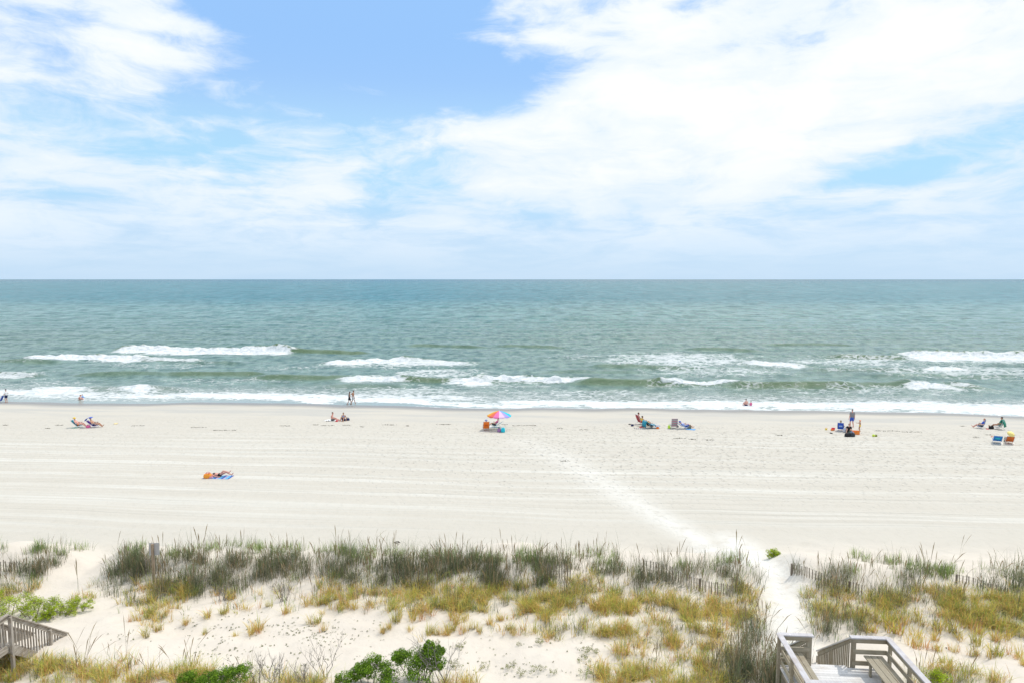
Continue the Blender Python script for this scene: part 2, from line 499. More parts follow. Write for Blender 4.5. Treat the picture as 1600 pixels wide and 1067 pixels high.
#SECTION_GROUND
# ------------------------------------------------------------------ sand: one sheet under everything
def sand_sheet():
    xs = np.concatenate([np.linspace(-900, -140, 12)[:-1], np.linspace(-140, -34, 60)[:-1], np.arange(-34, 34, 0.16), np.linspace(34, 140, 60), np.linspace(140, 900, 12)[1:]])
    ys = np.concatenate([np.linspace(-120, 12, 12)[:-1], np.arange(12, 37, 0.13), np.arange(37, 60, 0.3), np.arange(60, 95, 0.3), np.linspace(95, 500, 14)])
    X, Y = np.meshgrid(xs, ys)
    Z = T(X, Y)
    s = shore(X) - Y
    wet = np.exp(-np.clip(s - 1.0, 0, None) / 3.2)
    warm = sst(36, 31.5, Y)
    pl, pr = paths(X, Y)
    # disturbed pale sand: footpath crossing the beach
    A = ground(np.array([1205, 1150, 1085, 1000, 940, 880, 820]), np.array([895, 868, 838, 790, 752, 716, 690]))
    d = np.full(X.shape, 1e9); along = np.zeros(X.shape)
    pts = list(zip(A[0], A[1]))
    for i in range(len(pts) - 1):
        a = np.array(pts[i]); b = np.array(pts[i + 1]); ab = b - a; L2 = ab @ ab
        t = np.clip(((X - a[0]) * ab[0] + (Y - a[1]) * ab[1]) / L2, 0, 1)
        dd = np.hypot(X - a[0] - t * ab[0], Y - a[1] - t * ab[1])
        along = np.where(dd < d, (i + t) / (len(pts) - 1), along); d = np.minimum(d, dd)
    wdt = 0.5 + 1.3 * along
    trail = np.exp(-(d / wdt) ** 2) * (1 - 0.7 * along)
    trail = np.maximum(trail, pr * 0.9)
    inland = np.clip(s, 0, 60)
    foot = sst(9, 16, s) * sst(47, 27, s) * (0.35 + 0.65 * sst(-25, 10, X))
    me = np_mesh('sand', np.stack([X.ravel(), Y.ravel(), Z.ravel()], 1), grid_quads(len(ys), len(xs)),
                 attrs={'wet': wet.ravel(), 'warm': warm.ravel(), 'trail': trail.ravel(), 'foot': foot.ravel(), 'inland': inland.ravel()})
    m = bpy.data.materials.new('sand'); m.use_nodes = True
    N = NT(m.node_tree); b = m.node_tree.nodes['Principled BSDF']
    g = N.new('ShaderNodeNewGeometry'); P = g.outputs['Position']
    px, py, pz = N.sep(P)
    wet_, warm_, trail_, foot_ = (N.attr(k).outputs['Fac'] for k in ('wet', 'warm', 'trail', 'foot'))
    # raking lines parallel to the waterline
    sl = N.m('ADD', N.m('ADD', py, N.m('MULTIPLY', px, 0.075)), N.m('MULTIPLY', N.noise(P, 0.035, 2), 3.0))
    lv = N.comb(N.m('MULTIPLY', px, 0.02), N.m('MULTIPLY', sl, 1.3), 0.0)
    ln = N.noise(lv, 1.0, 5, 0.62)
    lv2 = N.comb(N.m('MULTIPLY', px, 0.03), N.m('MULTIPLY', sl, 4.5), 0.0)
    ln2 = N.noise(lv2, 1.0, 3, 0.6)
    lmask = N.m('MULTIPLY', N.mr(py, 36.0, 39.0), N.mr(py, 72.0, 55.0))
    fine = N.noise(P, 9.0, 6, 0.7)
    big = N.noise(P, 0.25, 4, 0.55)
    ruts = N.noise(N.comb(N.m('MULTIPLY', px, 0.006), N.m('MULTIPLY', sl, 0.75), 4.0), 1.0, 4, 0.7)
    base = N.mix(warm_, (0.555, 0.522, 0.458), (0.665, 0.605, 0.525))
    base = N.mix(N.mr(big, 0.3, 0.7, 0, 0.35), base, N.mix(warm_, (0.52, 0.487, 0.422), (0.61, 0.54, 0.46)))
    pale = (0.62, 0.605, 0.55)
    base = N.mix(N.m('MULTIPLY', N.mr(ln, 0.46, 0.64), N.m('MULTIPLY', lmask, 0.6)), base, pale)
    base = N.mix(N.m('MULTIPLY', N.mr(ruts, 0.52, 0.62), N.m('MULTIPLY', lmask, N.mr(N.noise(P, 0.12, 3), 0.38, 0.62, 0.10, 0.55))), base, (0.69, 0.68, 0.63))
    base = N.mix(N.m('MULTIPLY', N.mr(ln2, 0.54, 0.70), N.m('MULTIPLY', lmask, 0.6)), base, (0.41, 0.395, 0.35))
    tn = N.noise(P, 1.3, 5, 0.7)
    base = N.mix(N.m('MULTIPLY', trail_, N.mr(tn, 0.22, 0.55)), base, (0.72, 0.705, 0.66))
    sp = N.noise(P, 2.6, 4, 0.65)
    base = N.mix(N.m('MULTIPLY', N.mr(sp, 0.56, 0.68), N.m('MULTIPLY', foot_, 0.5)), base, (0.36, 0.34, 0.29))  # dark speckle on trodden sand: footprint shadows painted into the colour
    sp2 = N.noise(N.comb(N.m('MULTIPLY', px, 2.4), N.m('MULTIPLY', py, 1.6), 0.0), 1.0, 6, 0.72)
    inl = N.attr('inland').outputs['Fac']
    dry = N.m('MULTIPLY', N.mr(inl, 10.0, 17.0, 0.15, 1.0), N.mr(inl, 24.0, 32.0, 1.0, 0.4))
    base = N.mix(N.m('MULTIPLY', N.mr(sp2, 0.50, 0.66, 0.0, 0.42), dry), base, (0.40, 0.38, 0.32))
    fw = N.noise(N.comb(N.m('MULTIPLY', px, 0.06), N.m('MULTIPLY', sl, 0.35), 0.0), 1.0, 4, 0.6)
    base = N.mix(N.m('MULTIPLY', N.mr(fw, 0.42, 0.6), N.m('SUBTRACT', 1.0, N.mr(inl, 10.0, 15.0))), base, (0.48, 0.465, 0.425))
    # wet sand by the water
    wv = N.m('ADD', wet_, N.m('MULTIPLY', N.m('SUBTRACT', N.noise(N.comb(N.m('MULTIPLY', px, 0.08), N.m('MULTIPLY', py, 0.5), 0.0), 1.0, 4), 0.5), 0.25))
    wf = N.mr(wv, 0.28, 0.85)
    base = N.mix(wf, base, (0.25, 0.24, 0.225))
    N.l.new(base, b.inputs['Base Color'])
    N.l.new(N.mr(wf, 0.4, 1.0, 0.92, 0.4), b.inputs['Roughness'])
    N.l.new(N.mr(wf, 0.3, 1.0, 0.2, 0.35), b.inputs['Specular IOR Level'])
    # relief: ripples and grains, footprints
    vor = N.new('ShaderNodeTexVoronoi'); vor.feature = 'SMOOTH_F1'; vor.inputs['Scale'].default_value = 2.3
    N.l.new(N.vm('ADD', P, N.vm('MULTIPLY', N.noise(P, 1.5, 2, out=1), (.6, .6, .6))), vor.inputs['Vector'])
    vs_ = N.mr(vor.outputs['Distance'], 0.0, 0.35, 0.0, 1.0)
    fh = N.m('MULTIPLY', vs_, N.m('MULTIPLY', N.m('ADD', foot_, N.m('MULTIPLY', trail_, 0.3)), 0.13))
    gh = N.m('MULTIPLY', fine, 0.012)
    mh = N.m('MULTIPLY', N.noise(P, 2.2, 5, 0.65), 0.05)
    lh = N.m('MULTIPLY', N.m('ADD', ln, N.m('MULTIPLY', ln2, 0.3)), N.m('MULTIPLY', lmask, 0.05))
    hh = N.m('ADD', N.m('ADD', fh, gh), N.m('ADD', mh, lh))
    hh = N.m('MULTIPLY', hh, N.mr(wf, 0.0, 0.8, 1.0, 0.08))
    bp = N.new('ShaderNodeBump'); bp.inputs['Strength'].default_value = 0.9; bp.inputs['Distance'].default_value = 1.0
    N.l.new(hh, bp.inputs['Height']); N.l.new(bp.outputs[0], b.inputs['Normal'])
    o = link('sand', me, m); tag(o, 'pale raked beach sand rising to low dunes', None, None, 'structure')


# ------------------------------------------------------------------ sea
# crests: from px, to px, row at both ends, height, foam amount, depth of foam landwards (m)
CRESTS = [
    (195, 455, 543, 546, 0.95, 1.0, 4.5), (440, 575, 547, 550, 0.55, 0.0, 0), (55, 232, 555, 558, 0.7, 1.0, 3.5), (225, 320, 560, 563, 0.5, 0.55, 1.6),
    (518, 640, 563, 562, 0.6, 1.0, 3.5), (630, 740, 562, 565, 0.4, 0.55, 5), (542, 628, 589, 590, 0.65, 1.0, 2.0), (400, 545, 587, 589, 0.5, 0.0, 0), (625, 712, 591, 592, 0.55, 0.0, 0),
    (712, 766, 592, 593, 0.7, 1.0, 2.6), (762, 915, 591, 593, 0.75, 0.85, 1.4), (905, 1060, 595, 598, 0.7, 0.03, 0), (1040, 1148, 597, 598, 0.65, 0.8, 1.0),
    (1140, 1330, 600, 600, 0.7, 0.0, 0), (1420, 1482, 600, 602, 0.65, 1.0, 2.0), (1480, 1520, 600, 601, 0.6, 0.6, 1.0), (1320, 1425, 600, 600, 0.45, 0.1, 0),
    (1168, 1250, 566, 568, 0.6, 1.0, 2.6), (1300, 1412, 555, 557, 0.55, 0.35, 1.2), (1405, 1900, 552, 553, 0.95, 1.0, 7.5), (1440, 1505, 574, 575, 0.5, 1.0, 1.8),
    (1270, 1440, 577, 577, 0.35, 0.3, 1.5), (60, 140, 605, 606, 0.3, 0.7, 3), (130, 205, 606, 607, 0.4, 0.1, 0), (200, 245, 604, 606, 0.4, 1.0, 3), (236, 300, 605, 608, 0.4, 0.1, 0),
    (290, 520, 612, 622, 0.28, 0.95, 2.0), (120, 260, 584, 582, 0.4, 0.1, 0), (270, 420, 582, 583, 0.5, 0.0, 0), (-300, 60, 580, 584, 0.45, 0.5, 3), (300, 380, 566, 567, 0.3, 0.0, 0),
    (640, 760, 538, 541, 0.4, 0.0, 0), (780, 880, 539, 540, 0.4, 0.0, 0), (930, 1080, 571, 573, 0.4, 0.15, 1), (1080, 1180, 545, 546, 0.4, 0.0, 0), (1200, 1330, 537, 538, 0.4, 0.0, 0),
    (1020, 1330, 627, 629, 0.25, 0.9, 2.2), (1265, 1310, 622, 624, 0.35, 0.0, 0), (1320, 1620, 627, 632, 0.3, 0.9, 2.6), (1395, 1455, 624, 627, 0.3, 0.0, 0),
    (780, 1000, 626, 628, 0.2, 0.75, 2.0), (560, 760, 616, 620, 0.15, 0.5, 2.2), (-300, 100, 612, 611, 0.25, 0.8, 2.5),
    (850, 1000, 579, 580, 0.3, 0.15, 0), (1360, 1600, 585, 588, 0.3, 0.25, 1), (500, 640, 602, 602, 0.35, 0.0, 0), (-200, 90, 562, 564, 0.4, 0.2, 1),
]
# drifting lacy foam: px, row, half width px, half height rows, amount
LACE = [(1060, 562, 130, 12, .62), (900, 557, 60, 6, .4), (690, 583, 90, 12, .55), (620, 570, 90, 7, .5), (1120, 580, 140, 10, .5), (1330, 565, 120, 8, .55), (1500, 580, 160, 14, .52),
        (20, 585, 60, 8, .5), (250, 572, 120, 8, .38), (640, 612, 120, 10, .5), (900, 615, 220, 9, .42), (450, 575, 80, 6, .35), (60, 600, 120, 10, .4), (1380, 612, 240, 10, .42),
        (340, 595, 160, 8, .38), (1100, 606, 140, 8, .35), (780, 603, 100, 6, .4), (1560, 562, 140, 8, .6)]


def sea_sheet():
    ys = [70.0]
    while ys[-1] < 40000:
        y = ys[-1]
        ys.append(y + (0.22 if y < 175 else min(0.22 + (y - 175) * 0.012, 2500)))
    ys = np.array(ys)
    u = np.linspace(-1.45, 1.45, 760)
    Y = np.repeat(ys[:, None], len(u), 1)
    X = u[None, :] * (Y + 25)
    s = Y - shore(X)
    Z = np.zeros_like(X)
    nearm = np.exp(-np.clip(Y - 90, 0, None) / 900)
    grow = sst(2, 30, s)
    # swell and wind chop, crests roughly parallel to the beach
    yy = Y + 3.0 * fbm(X / 22, Y / 22, 2, 3)
    sw = 0.16 * np.sin(yy / 13.5 * 2 * math.pi + 2.0 * fbm(X / 30, Y / 40, 2, 8)) * sst(20, 90, s)
    ch = 0.55 * fbm(X / 9, yy / 3.2, 4, 51, 0.55) + 0.25 * fbm(X / 3.0, Y / 1.4, 3, 61, 0.6)
    Z = grow * (sw + 0.55 * ch) * np.where(Y < 9000, 1, np.exp(-(Y - 9000) / 3000)) + 0.04 * sst(0, 1.5, s)
    foam = np.zeros_like(X); face = np.zeros_like(X)
    near = Y < 240
    ri = np.where(ys < 240)[0].max() + 1
    Xn, Yn, sn = X[:ri], Y[:ri], s[:ri]
    fo = np.zeros_like(Xn); fa = np.zeros_like(Xn); Zn = Z[:ri].copy()
    ragx = fbm(Xn / 2.2, Yn / 1.6, 4, 71, 0.6)
    for (a, b, r0, r1, amp, fm, dep) in CRESTS:
        (x0, x1), (y0, y1) = plane_pt([a, b], [r0, r1], amp * 0.6)
        t = (Xn - x0) / (x1 - x0)
        yc = y0 + (y1 - y0) * t + 0.9 * vnoise(Xn / 6.0, Xn * 0 + r0, 9) * 1.4 - 1.5 * (t - 0.5) ** 2
        soft = 2.2 / max(x1 - x0, 4)
        end = sst(-soft * 1.6, soft * 1.2, t + 0.5 * soft * ragx) * sst(1 + soft * 1.6, 1 - soft * 1.2, t + 0.5 * soft * ragx)
        q = Yn - yc
        prof = np.where(q > 0, np.exp(-(q / 2.6) ** 2), np.exp(-(q / (0.75 + 0.35 * dep * (fm > .5) * 0.6)) ** 2))
        Zn += end * amp * (0.85 if fm > .5 else 1.15) * (sst(1, 14, sn) * .8 + .2) * prof * (1 + (1.1 * ragx if fm > .5 else 0))
        if fm > 0:
            dep = max(dep, 0.5)
            edge = q + 0.45 * dep * ragx * 1.3
            f_ = sst(0.9, 0.1, edge) * sst(-dep * 1.25, -dep * 0.75, edge) * min(1, fm * 1.15)
            f2 = sst(3.0, 0.5, edge) * sst(-dep * 2.6, -dep * 0.6, edge) * 0.5 * fm
            fo = np.maximum(fo, end * np.maximum(f_, f2))
        fa = np.maximum(fa, end * np.exp(-((q + 0.5) / 1.15) ** 2) * sst(0.15, 0.6, amp))
    for (a, r, hw, hh, amt) in LACE:
        x0, y0 = plane_pt(a, r)
        xa, _ = plane_pt(a + hw, r); _, ya = plane_pt(a, r - hh); _, yb = plane_pt(a, r + hh)
        rx = abs(xa - x0); ry = (ya - yb) / 2
        e = ((Xn - x0) / rx) ** 2 + ((Yn - y0) / ry) ** 2 + 0.9 * ragx
        fo = np.maximum(fo, (amt - .06) * np.clip(np.exp(-e * 0.8), 0, 1))
    # swash: foamy edge running up the sand
    lead = np.interp(Xn, [-70, -45, -20, -8, 0, 200], [3.2, 3.0, 2.2, 0.6, 0.15, 0.15])
    e = sn - lead + 0.9 * fbm(Xn / 5, Yn / 2.0, 3, 81)
    wash = sst(-0.1, 0.5, e) * sst(7.8, 2.2, e + 1.6 * ragx)
    fo = np.maximum(fo, wash * (0.60 + 0.5 * ragx + 0.35 * vnoise(Xn / 7, Yn / 2.5, 83)))
    fo = np.maximum(fo, 0.33 * sst(0, 2, sn) * sst(24, 6, sn) + 0.0 * Xn)
    thinedge = sst(0.25, 0.02, sn)
    fo = np.maximum(fo, 0.6 * thinedge * sst(-20, -5, Xn))
    Z[:ri] = Zn; foam[:ri] = fo; face[:ri] = fa
    Z = np.where(s < 3, np.maximum(Z, 0.0) * sst(-1, 3, s) + 0.01, Z)
    shallow = sst(18, 2, s)
    me = np_mesh('sea', np.stack([X.ravel(), Y.ravel(), Z.ravel()], 1), grid_quads(len(ys), len(u)),
                 attrs={'foam': foam.ravel(), 'face': face.ravel(), 'shallow': shallow.ravel(), 'offshore': s.ravel()})
    m = bpy.data.materials.new('sea_water'); m.use_nodes = True
    N = NT(m.node_tree); b = m.node_tree.nodes['Principled BSDF']
    g = N.new('ShaderNodeNewGeometry'); P = g.outputs['Position']
    px, py, pz = N.sep(P)
    fm_, fc_, sh_, of_ = (N.attr(k).outputs['Fac'] for k in ('foam', 'face', 'shallow', 'offshore'))
    patch = N.noise(N.comb(N.m('MULTIPLY', px, 0.004), N.m('MULTIPLY', py, 0.012), 0.0), 1.0, 4, 0.55)
    dist = N.m('ADD', of_, N.m('MULTIPLY', N.m('SUBTRACT', patch, 0.5), 160.0))
    c = N.mix(N.mr(dist, 60.0, 210.0), (0.225, 0.345, 0.295), (0.16, 0.33, 0.30))
    c = N.mix(N.mr(dist, 200.0, 480.0), c, (0.018, 0.200, 0.240))
    c = N.mix(N.mr(dist, 1200.0, 6000.0), c, (0.018, 0.145, 0.215))
    st = N.noise(N.comb(N.m('MULTIPLY', px, 0.06), N.m('MULTIPLY', py, 0.22), 0.0), 1.0, 6, 0.65)
    c = N.mix(N.mr(st, 0.4, 0.7, 0, 0.35), c, (0.05, 0.13, 0.13))
    cha = N.noise(N.comb(N.m('MULTIPLY', px, 0.5), N.m('MULTIPLY', py, 0.28), 0.0), 1.0, 4, 0.65)
    chb = N.noise(N.comb(N.m('MULTIPLY', px, 0.16), N.m('MULTIPLY', py, 0.045), 0.0), 1.0, 4, 0.65)
    chc = N.noise(N.comb(N.m('MULTIPLY', px, 0.05), N.m('MULTIPLY', py, 0.008), 0.0), 1.0, 4, 0.65)
    chop = N.mix(N.mr(of_, 60, 260), cha, chb)
    chop = N.mix(N.mr(of_, 350, 1100), chop, chc)
    chop = N.mr(chop, 0.36, 0.64, 0, 1)
    c = N.mix(N.m('MULTIPLY', N.m('SUBTRACT', 1.0, chop), 0.55), c, (0.010, 0.075, 0.085))  # water colour darkened between chop crests in place of wave shading
    c = N.mix(N.m('MULTIPLY', fc_, 0.9), c, (0.130, 0.195, 0.100))  # green tint paints light passing through the thin wave faces
    c = N.mix(sh_, c, (0.30, 0.36, 0.34))
    # foam laces
    wv = N.vm('ADD', N.comb(N.m('MULTIPLY', px, 0.55), N.m('MULTIPLY', py, 1.0), 0.0), N.vm('MULTIPLY', N.noise(P, 0.5, 3, out=1), (1.8, 1.8, 1.8)))
    vo = N.new('ShaderNodeTexVoronoi'); vo.feature = 'DISTANCE_TO_EDGE'; vo.inputs['Scale'].default_value = 1.15; N.l.new(wv, vo.inputs['Vector'])
    ridge = N.mr(vo.outputs['Distance'], 0.0, 0.28, 1.0, 0.0, smooth=False)
    nn = N.noise(wv, 1.9, 7, 0.72)
    lace = N.m('ADD', N.m('MULTIPLY', ridge, 0.45), N.m('MULTIPLY', nn, 0.75))
    k = N.m('SUBTRACT', N.m('ADD', lace, N.m('MULTIPLY', fm_, 1.35)), 1.0)
    ff = N.mr(k, 0.02, 0.30)
    ff = N.m('MULTIPLY', ff, N.m('MULTIPLY', N.mr(fm_, 0.05, 0.3), N.mr(fm_, 0.3, 0.9, 0.7, 1.0)))
    # scattered whitecap flecks
    fl = N.noise(N.comb(N.m('MULTIPLY', px, 0.35), N.m('MULTIPLY', py, 0.9), 3.0), 1.0, 6, 0.7)
    ff = N.m('MAXIMUM', ff, N.m('MULTIPLY', N.mr(fl, 0.70, 0.76), N.mr(of_, 500.0, 60.0, 0.0, 0.5)))
    fcol = N.mix(N.mr(nn, 0.35, 0.6), (0.52, 0.58, 0.60), (0.84, 0.85, 0.86))  # grey-blue thin foam; its contrast also paints shading onto the breakers
    c = N.mix(ff, c, fcol)
    N.l.new(c, b.inputs['Base Color'])
    N.l.new(N.m('MAXIMUM', N.mr(ff, 0.0, 0.6, 0.12, 0.9), N.mr(of_, 60, 500, 0.12, 0.24)), b.inputs['Roughness'])
    N.l.new(N.m('MULTIPLY', N.m('MULTIPLY', N.mr(ff, 0.0, 0.5, 0.5, 0.1), N.mr(of_, 60, 500, 1.0, 0.75)), N.mr(chop, 0, 1, 0.45, 1.25)), b.inputs['Specular IOR Level'])
    b.inputs['IOR'].default_value = 1.333
    h1 = N.noise(N.comb(N.m('MULTIPLY', px, 0.9), N.m('MULTIPLY', py, 1.8), 0.0), 1.0, 6, 0.65)
    h2 = N.noise(N.comb(N.m('MULTIPLY', px, 0.10), N.m('MULTIPLY', py, 0.30), 0.0), 1.0, 5, 0.6)
    h3 = N.noise(N.comb(N.m('MULTIPLY', px, 0.012), N.m('MULTIPLY', py, 0.05), 0.0), 1.0, 5, 0.6)
    hh = N.m('ADD', N.m('MULTIPLY', h1, 0.5), N.m('ADD', N.m('MULTIPLY', h2, N.mr(of_, 10, 120, 0.1, 2.2)), N.m('MULTIPLY', h3, N.mr(of_, 150, 900, 0.0, 9.0))))
    hh = N.m('ADD', hh, N.m('MULTIPLY', ff, 0.12))
    hh = N.m('MULTIPLY', hh, N.mr(of_, 0.0, 8.0, 0.12, 1.0))
    bp = N.new('ShaderNodeBump'); bp.inputs['Strength'].default_value = 0.8; bp.inputs['Distance'].default_value = 1.0
    N.l.new(hh, bp.inputs['Height']); N.l.new(bp.outputs[0], b.inputs['Normal'])
    o = link('sea', me, m); tag(o, 'green blue sea with breaking waves and white foam', None, None, 'structure')


sand_sheet()
sea_sheet()
#SECTION_PLANTS
# ------------------------------------------------------------------ dune grass
PAL = {   # (root colour, tip colour) choices
    'dark': [((.23, .20, .13), (.18, .22, .12)), ((.17, .185, .11), (.145, .19, .10)), ((.28, .235, .16), (.25, .24, .14)), ((.16, .195, .12), (.22, .28, .16)), ((.36, .31, .22), (.33, .29, .20)), ((.12, .115, .08), (.115, .13, .08)), ((.22, .23, .12), (.29, .33, .15))],
    'gold': [((.62, .44, .16), (.72, .60, .12)), ((.50, .38, .15), (.52, .55, .10)), ((.70, .50, .22), (.80, .64, .20)), ((.42, .38, .11), (.56, .64, .10)), ((.60, .32, .16), (.72, .45, .18))],
    'green': [((.25, .30, .09), (.30, .46, .08)), ((.29, .31, .12), (.37, .52, .12)), ((.21, .25, .11), (.22, .33, .11))],
    'pale': [((.44, .40, .22), (.50, .54, .22)), ((.52, .44, .27), (.60, .58, .30))],
}


class Blades:
    def __init__(s): s.base = []; s.h = []; s.dir = []; s.lean = []; s.w = []; s.c0 = []; s.c1 = []
    def tufts(s, x, y, z, kind, h, n, spread, lean, w, hv=0.35, r=None):
        r = r or rng
        P = PAL[kind]
        N_ = len(x)
        if N_ == 0: return
        hh = np.broadcast_to(h, (N_,)) * (1 + hv * (r.random(N_) - .5) * 2)
        ci = r.integers(0, len(P), N_)
        for j in range(N_):
            k = max(2, int(n * (0.6 + 0.8 * r.random())))
            a = r.random(k) * 2 * math.pi; rad = spread * np.sqrt(r.random(k))
            bx = x[j] + np.cos(a) * rad; by = y[j] + np.sin(a) * rad
            s.base.append(np.stack([bx, by, np.full(k, z[j] - 0.03)], 1))
            s.h.append(hh[j] * (0.5 + 0.6 * r.random(k)))
            s.dir.append(a + r.normal(0, 0.7, k)); s.lean.append(np.abs(r.normal(lean, lean * 0.6, k)))
            s.w.append(w * (0.6 + 0.8 * r.random(k)))
            c = np.where(r.random(k) < 0.7, ci[j], r.integers(0, len(P), k))
            br = (0.75 + 0.5 * r.random(k))[:, None]
            s.c0.append(np.array([P[q][0] for q in c]) * br); s.c1.append(np.array([P[q][1] for q in c]) * br)
    def mesh(s, name, head=False):
        B = np.concatenate(s.base); H = np.concatenate(s.h); A = np.concatenate(s.dir); L = np.concatenate(s.lean); Wd = np.concatenate(s.w)
        c0 = np.concatenate(s.c0); c1 = np.concatenate(s.c1)
        n = len(B)
        ts = [0.0, 0.38, 0.72, 1.0]; ws = [0.8, 0.7, 3.2, 0] if head else [1.0, 0.85, 0.55, 0]
        if head: ts = [0.0, 0.45, 0.86, 1.0]; c1 = c1 * 0 + np.array([.30, .22, .12])
        pa = A + math.pi / 2 + rng.normal(0, 0.5, n)
        perp = np.stack([np.cos(pa), np.sin(pa), np.zeros(n)], 1); ld = np.stack([np.cos(A), np.sin(A), np.zeros(n)], 1)
        V = np.zeros((n, 7, 3)); Cc = np.zeros((n, 7, 3))
        for i, (t, w) in enumerate(zip(ts, ws)):
            p = B + ld * (L * H * t ** 1.8)[:, None]; p[:, 2] += H * t * (1 - 0.35 * np.minimum(L, 1.2) * t * t)
            col = c0 * (1 - t) + c1 * t
            if i < 3:
                V[:, 2 * i] = p - perp * (Wd * w / 2)[:, None]; V[:, 2 * i + 1] = p + perp * (Wd * w / 2)[:, None]
                Cc[:, 2 * i] = col; Cc[:, 2 * i + 1] = col
            else:
                V[:, 6] = p; Cc[:, 6] = col
        o = np.arange(n)[:, None] * 7
        Q = np.concatenate([o + np.array([0, 1, 3, 2]), o + np.array([2, 3, 5, 4])]); Tr = o + np.array([4, 5, 6])
        return np_mesh(name, V.reshape(-1, 3), Q, Tr, {'col': Cc.reshape(-1, 3)})


GRASS = plant_mat('grass_blades', 0.38)
LEAF = plant_mat('leaves', 0.3)


def scatter(zones, per):
    """ellipses in the photo's plane laid onto the dune surface"""
    PX, PY = [], []
    for (cx, cy, rx, ry, dn) in zones:
        n = max(1, int((rx + 3) * (ry + 1) * per * min(dn, .8)))
        a = rng.random(n) * 2 * math.pi; r_ = np.sqrt(rng.random(n)) * (1 + 0.55 * np.abs(rng.normal(0, 1, n)))
        PX.append(cx + np.cos(a) * rx * r_); PY.append(cy + np.sin(a) * ry * r_)
    PX = np.concatenate(PX); PY = np.concatenate(PY)
    x, y, z = ground(PX, PY)
    return x, y, z


def keep(x, y, z, thr, sx=1.1, sy=0.8, seed=91):
    q = (fbm(x / sx, y / sy, 3, seed, 0.6) > thr) & (fbm(x / 0.3, y / 0.3, 2, seed + 5, 0.6) > -0.12)
    pl, pr = paths(x, y)
    q &= (pl < 0.4) & (pr < 0.62) & (y < 36.2)
    return x[q], y[q], z[q]


# mass of dark sea oats on the ridge (px, row, half width, half height, density)
DARK = [(400, 892, 190, 22, .5), (560, 892, 200, 22, .5), (720, 896, 180, 24, .5), (900, 898, 110, 22, .5), (1080, 905, 80, 18, .35), (1400, 908, 140, 16, .32), (70, 890, 60, 16, .4), (-60, 905, 80, 25, 1), (30, 905, 45, 16, .9), (95, 905, 38, 20, 1.3), (140, 892, 14, 8, .5), (70, 876, 80, 7, .5), (215, 912, 48, 24, 1.3), (240, 892, 60, 16, .8), (190, 900, 24, 20, 1.0), (290, 905, 50, 24, 1.0), (330, 916, 30, 12, 1.4), (300, 880, 60, 10, .5),
        (390, 890, 60, 16, .7), (420, 912, 50, 18, 1.2), (480, 908, 60, 20, 1.2), (540, 900, 50, 24, 1.1), (470, 880, 90, 10, .6), (600, 890, 60, 14, .6), (640, 906, 60, 12, .9), (700, 908, 60, 18, 1.1), (670, 884, 80, 10, .7),
        (760, 910, 50, 24, 1.2), (820, 898, 50, 22, .8), (740, 884, 70, 10, .9), (880, 910, 40, 22, 1.2), (930, 885, 36, 18, 1.3), (905, 900, 40, 20, 1.2), (985, 915, 40, 16, .9), (1000, 905, 30, 14, .6),
        (1060, 888, 26, 8, 1.1), (1040, 910, 40, 16, .25), (1130, 912, 46, 18, 1.3), (1150, 895, 26, 16, .8), (1110, 925, 30, 10, 1.0), (1222, 888, 18, 9, 1.3), (1235, 900, 25, 10, .25),
        (1300, 925, 50, 12, 1.2), (1340, 922, 45, 18, 1.4), (1270, 935, 20, 16, 1.2), (1310, 900, 60, 10, .25), (1400, 905, 60, 14, .4), (1450, 930, 60, 14, .5), (1520, 925, 40, 10, .4), (1590, 915, 30, 22, 1.2), (1660, 915, 60, 24, 1.0),
        (1290, 985, 22, 16, 1.3), (1320, 980, 26, 14, .9), (1590, 965, 16, 8, .3),
        (1185, 1030, 36, 50, 1.15), (1180, 1035, 34, 46, 1.15), (1190, 1050, 34, 30, 1.1), (1165, 1060, 50, 25, 1.1), (1212, 1020, 16, 40, 1.15), (1205, 1030, 20, 40, 1.1), (1195, 990, 14, 10, .6), (60, 925, 60, 8, .2), (560, 930, 30, 8, .4)]
GREEN = [(25, 860, 26, 5, .9), (62, 860, 12, 4, .9), (120, 860, 40, 6, .9), (210, 864, 22, 8, 1.1), (290, 870, 26, 8, .7), (360, 857, 34, 6, 1.5), (430, 860, 30, 6, .7), (405, 860, 14, 5, .8), (455, 862, 12, 6, .9),
         (510, 862, 34, 6, .8), (556, 862, 22, 6, 1.6), (590, 866, 36, 7, .9), (690, 872, 40, 6, .9), (700, 870, 14, 6, 1.1), (740, 874, 30, 8, .9), (800, 872, 40, 8, 1.4), (845, 874, 24, 8, .9), (920, 872, 34, 8, 1.2), (950, 880, 16, 9, .9),
         (1065, 884, 30, 6, .6), (1140, 882, 22, 8, 1.0), (1375, 878, 26, 5, 1.0), (1430, 889, 22, 5, 1.1), (1462, 893, 26, 6, 1.3), (1340, 868, 5, 4, 1.2), (1480, 899, 16, 5, .7), (1330, 893, 8, 4, .8), (1595, 898, 14, 8, 1.3), (1700, 900, 80, 12, 1.1),
         (-80, 862, 70, 8, .8)]
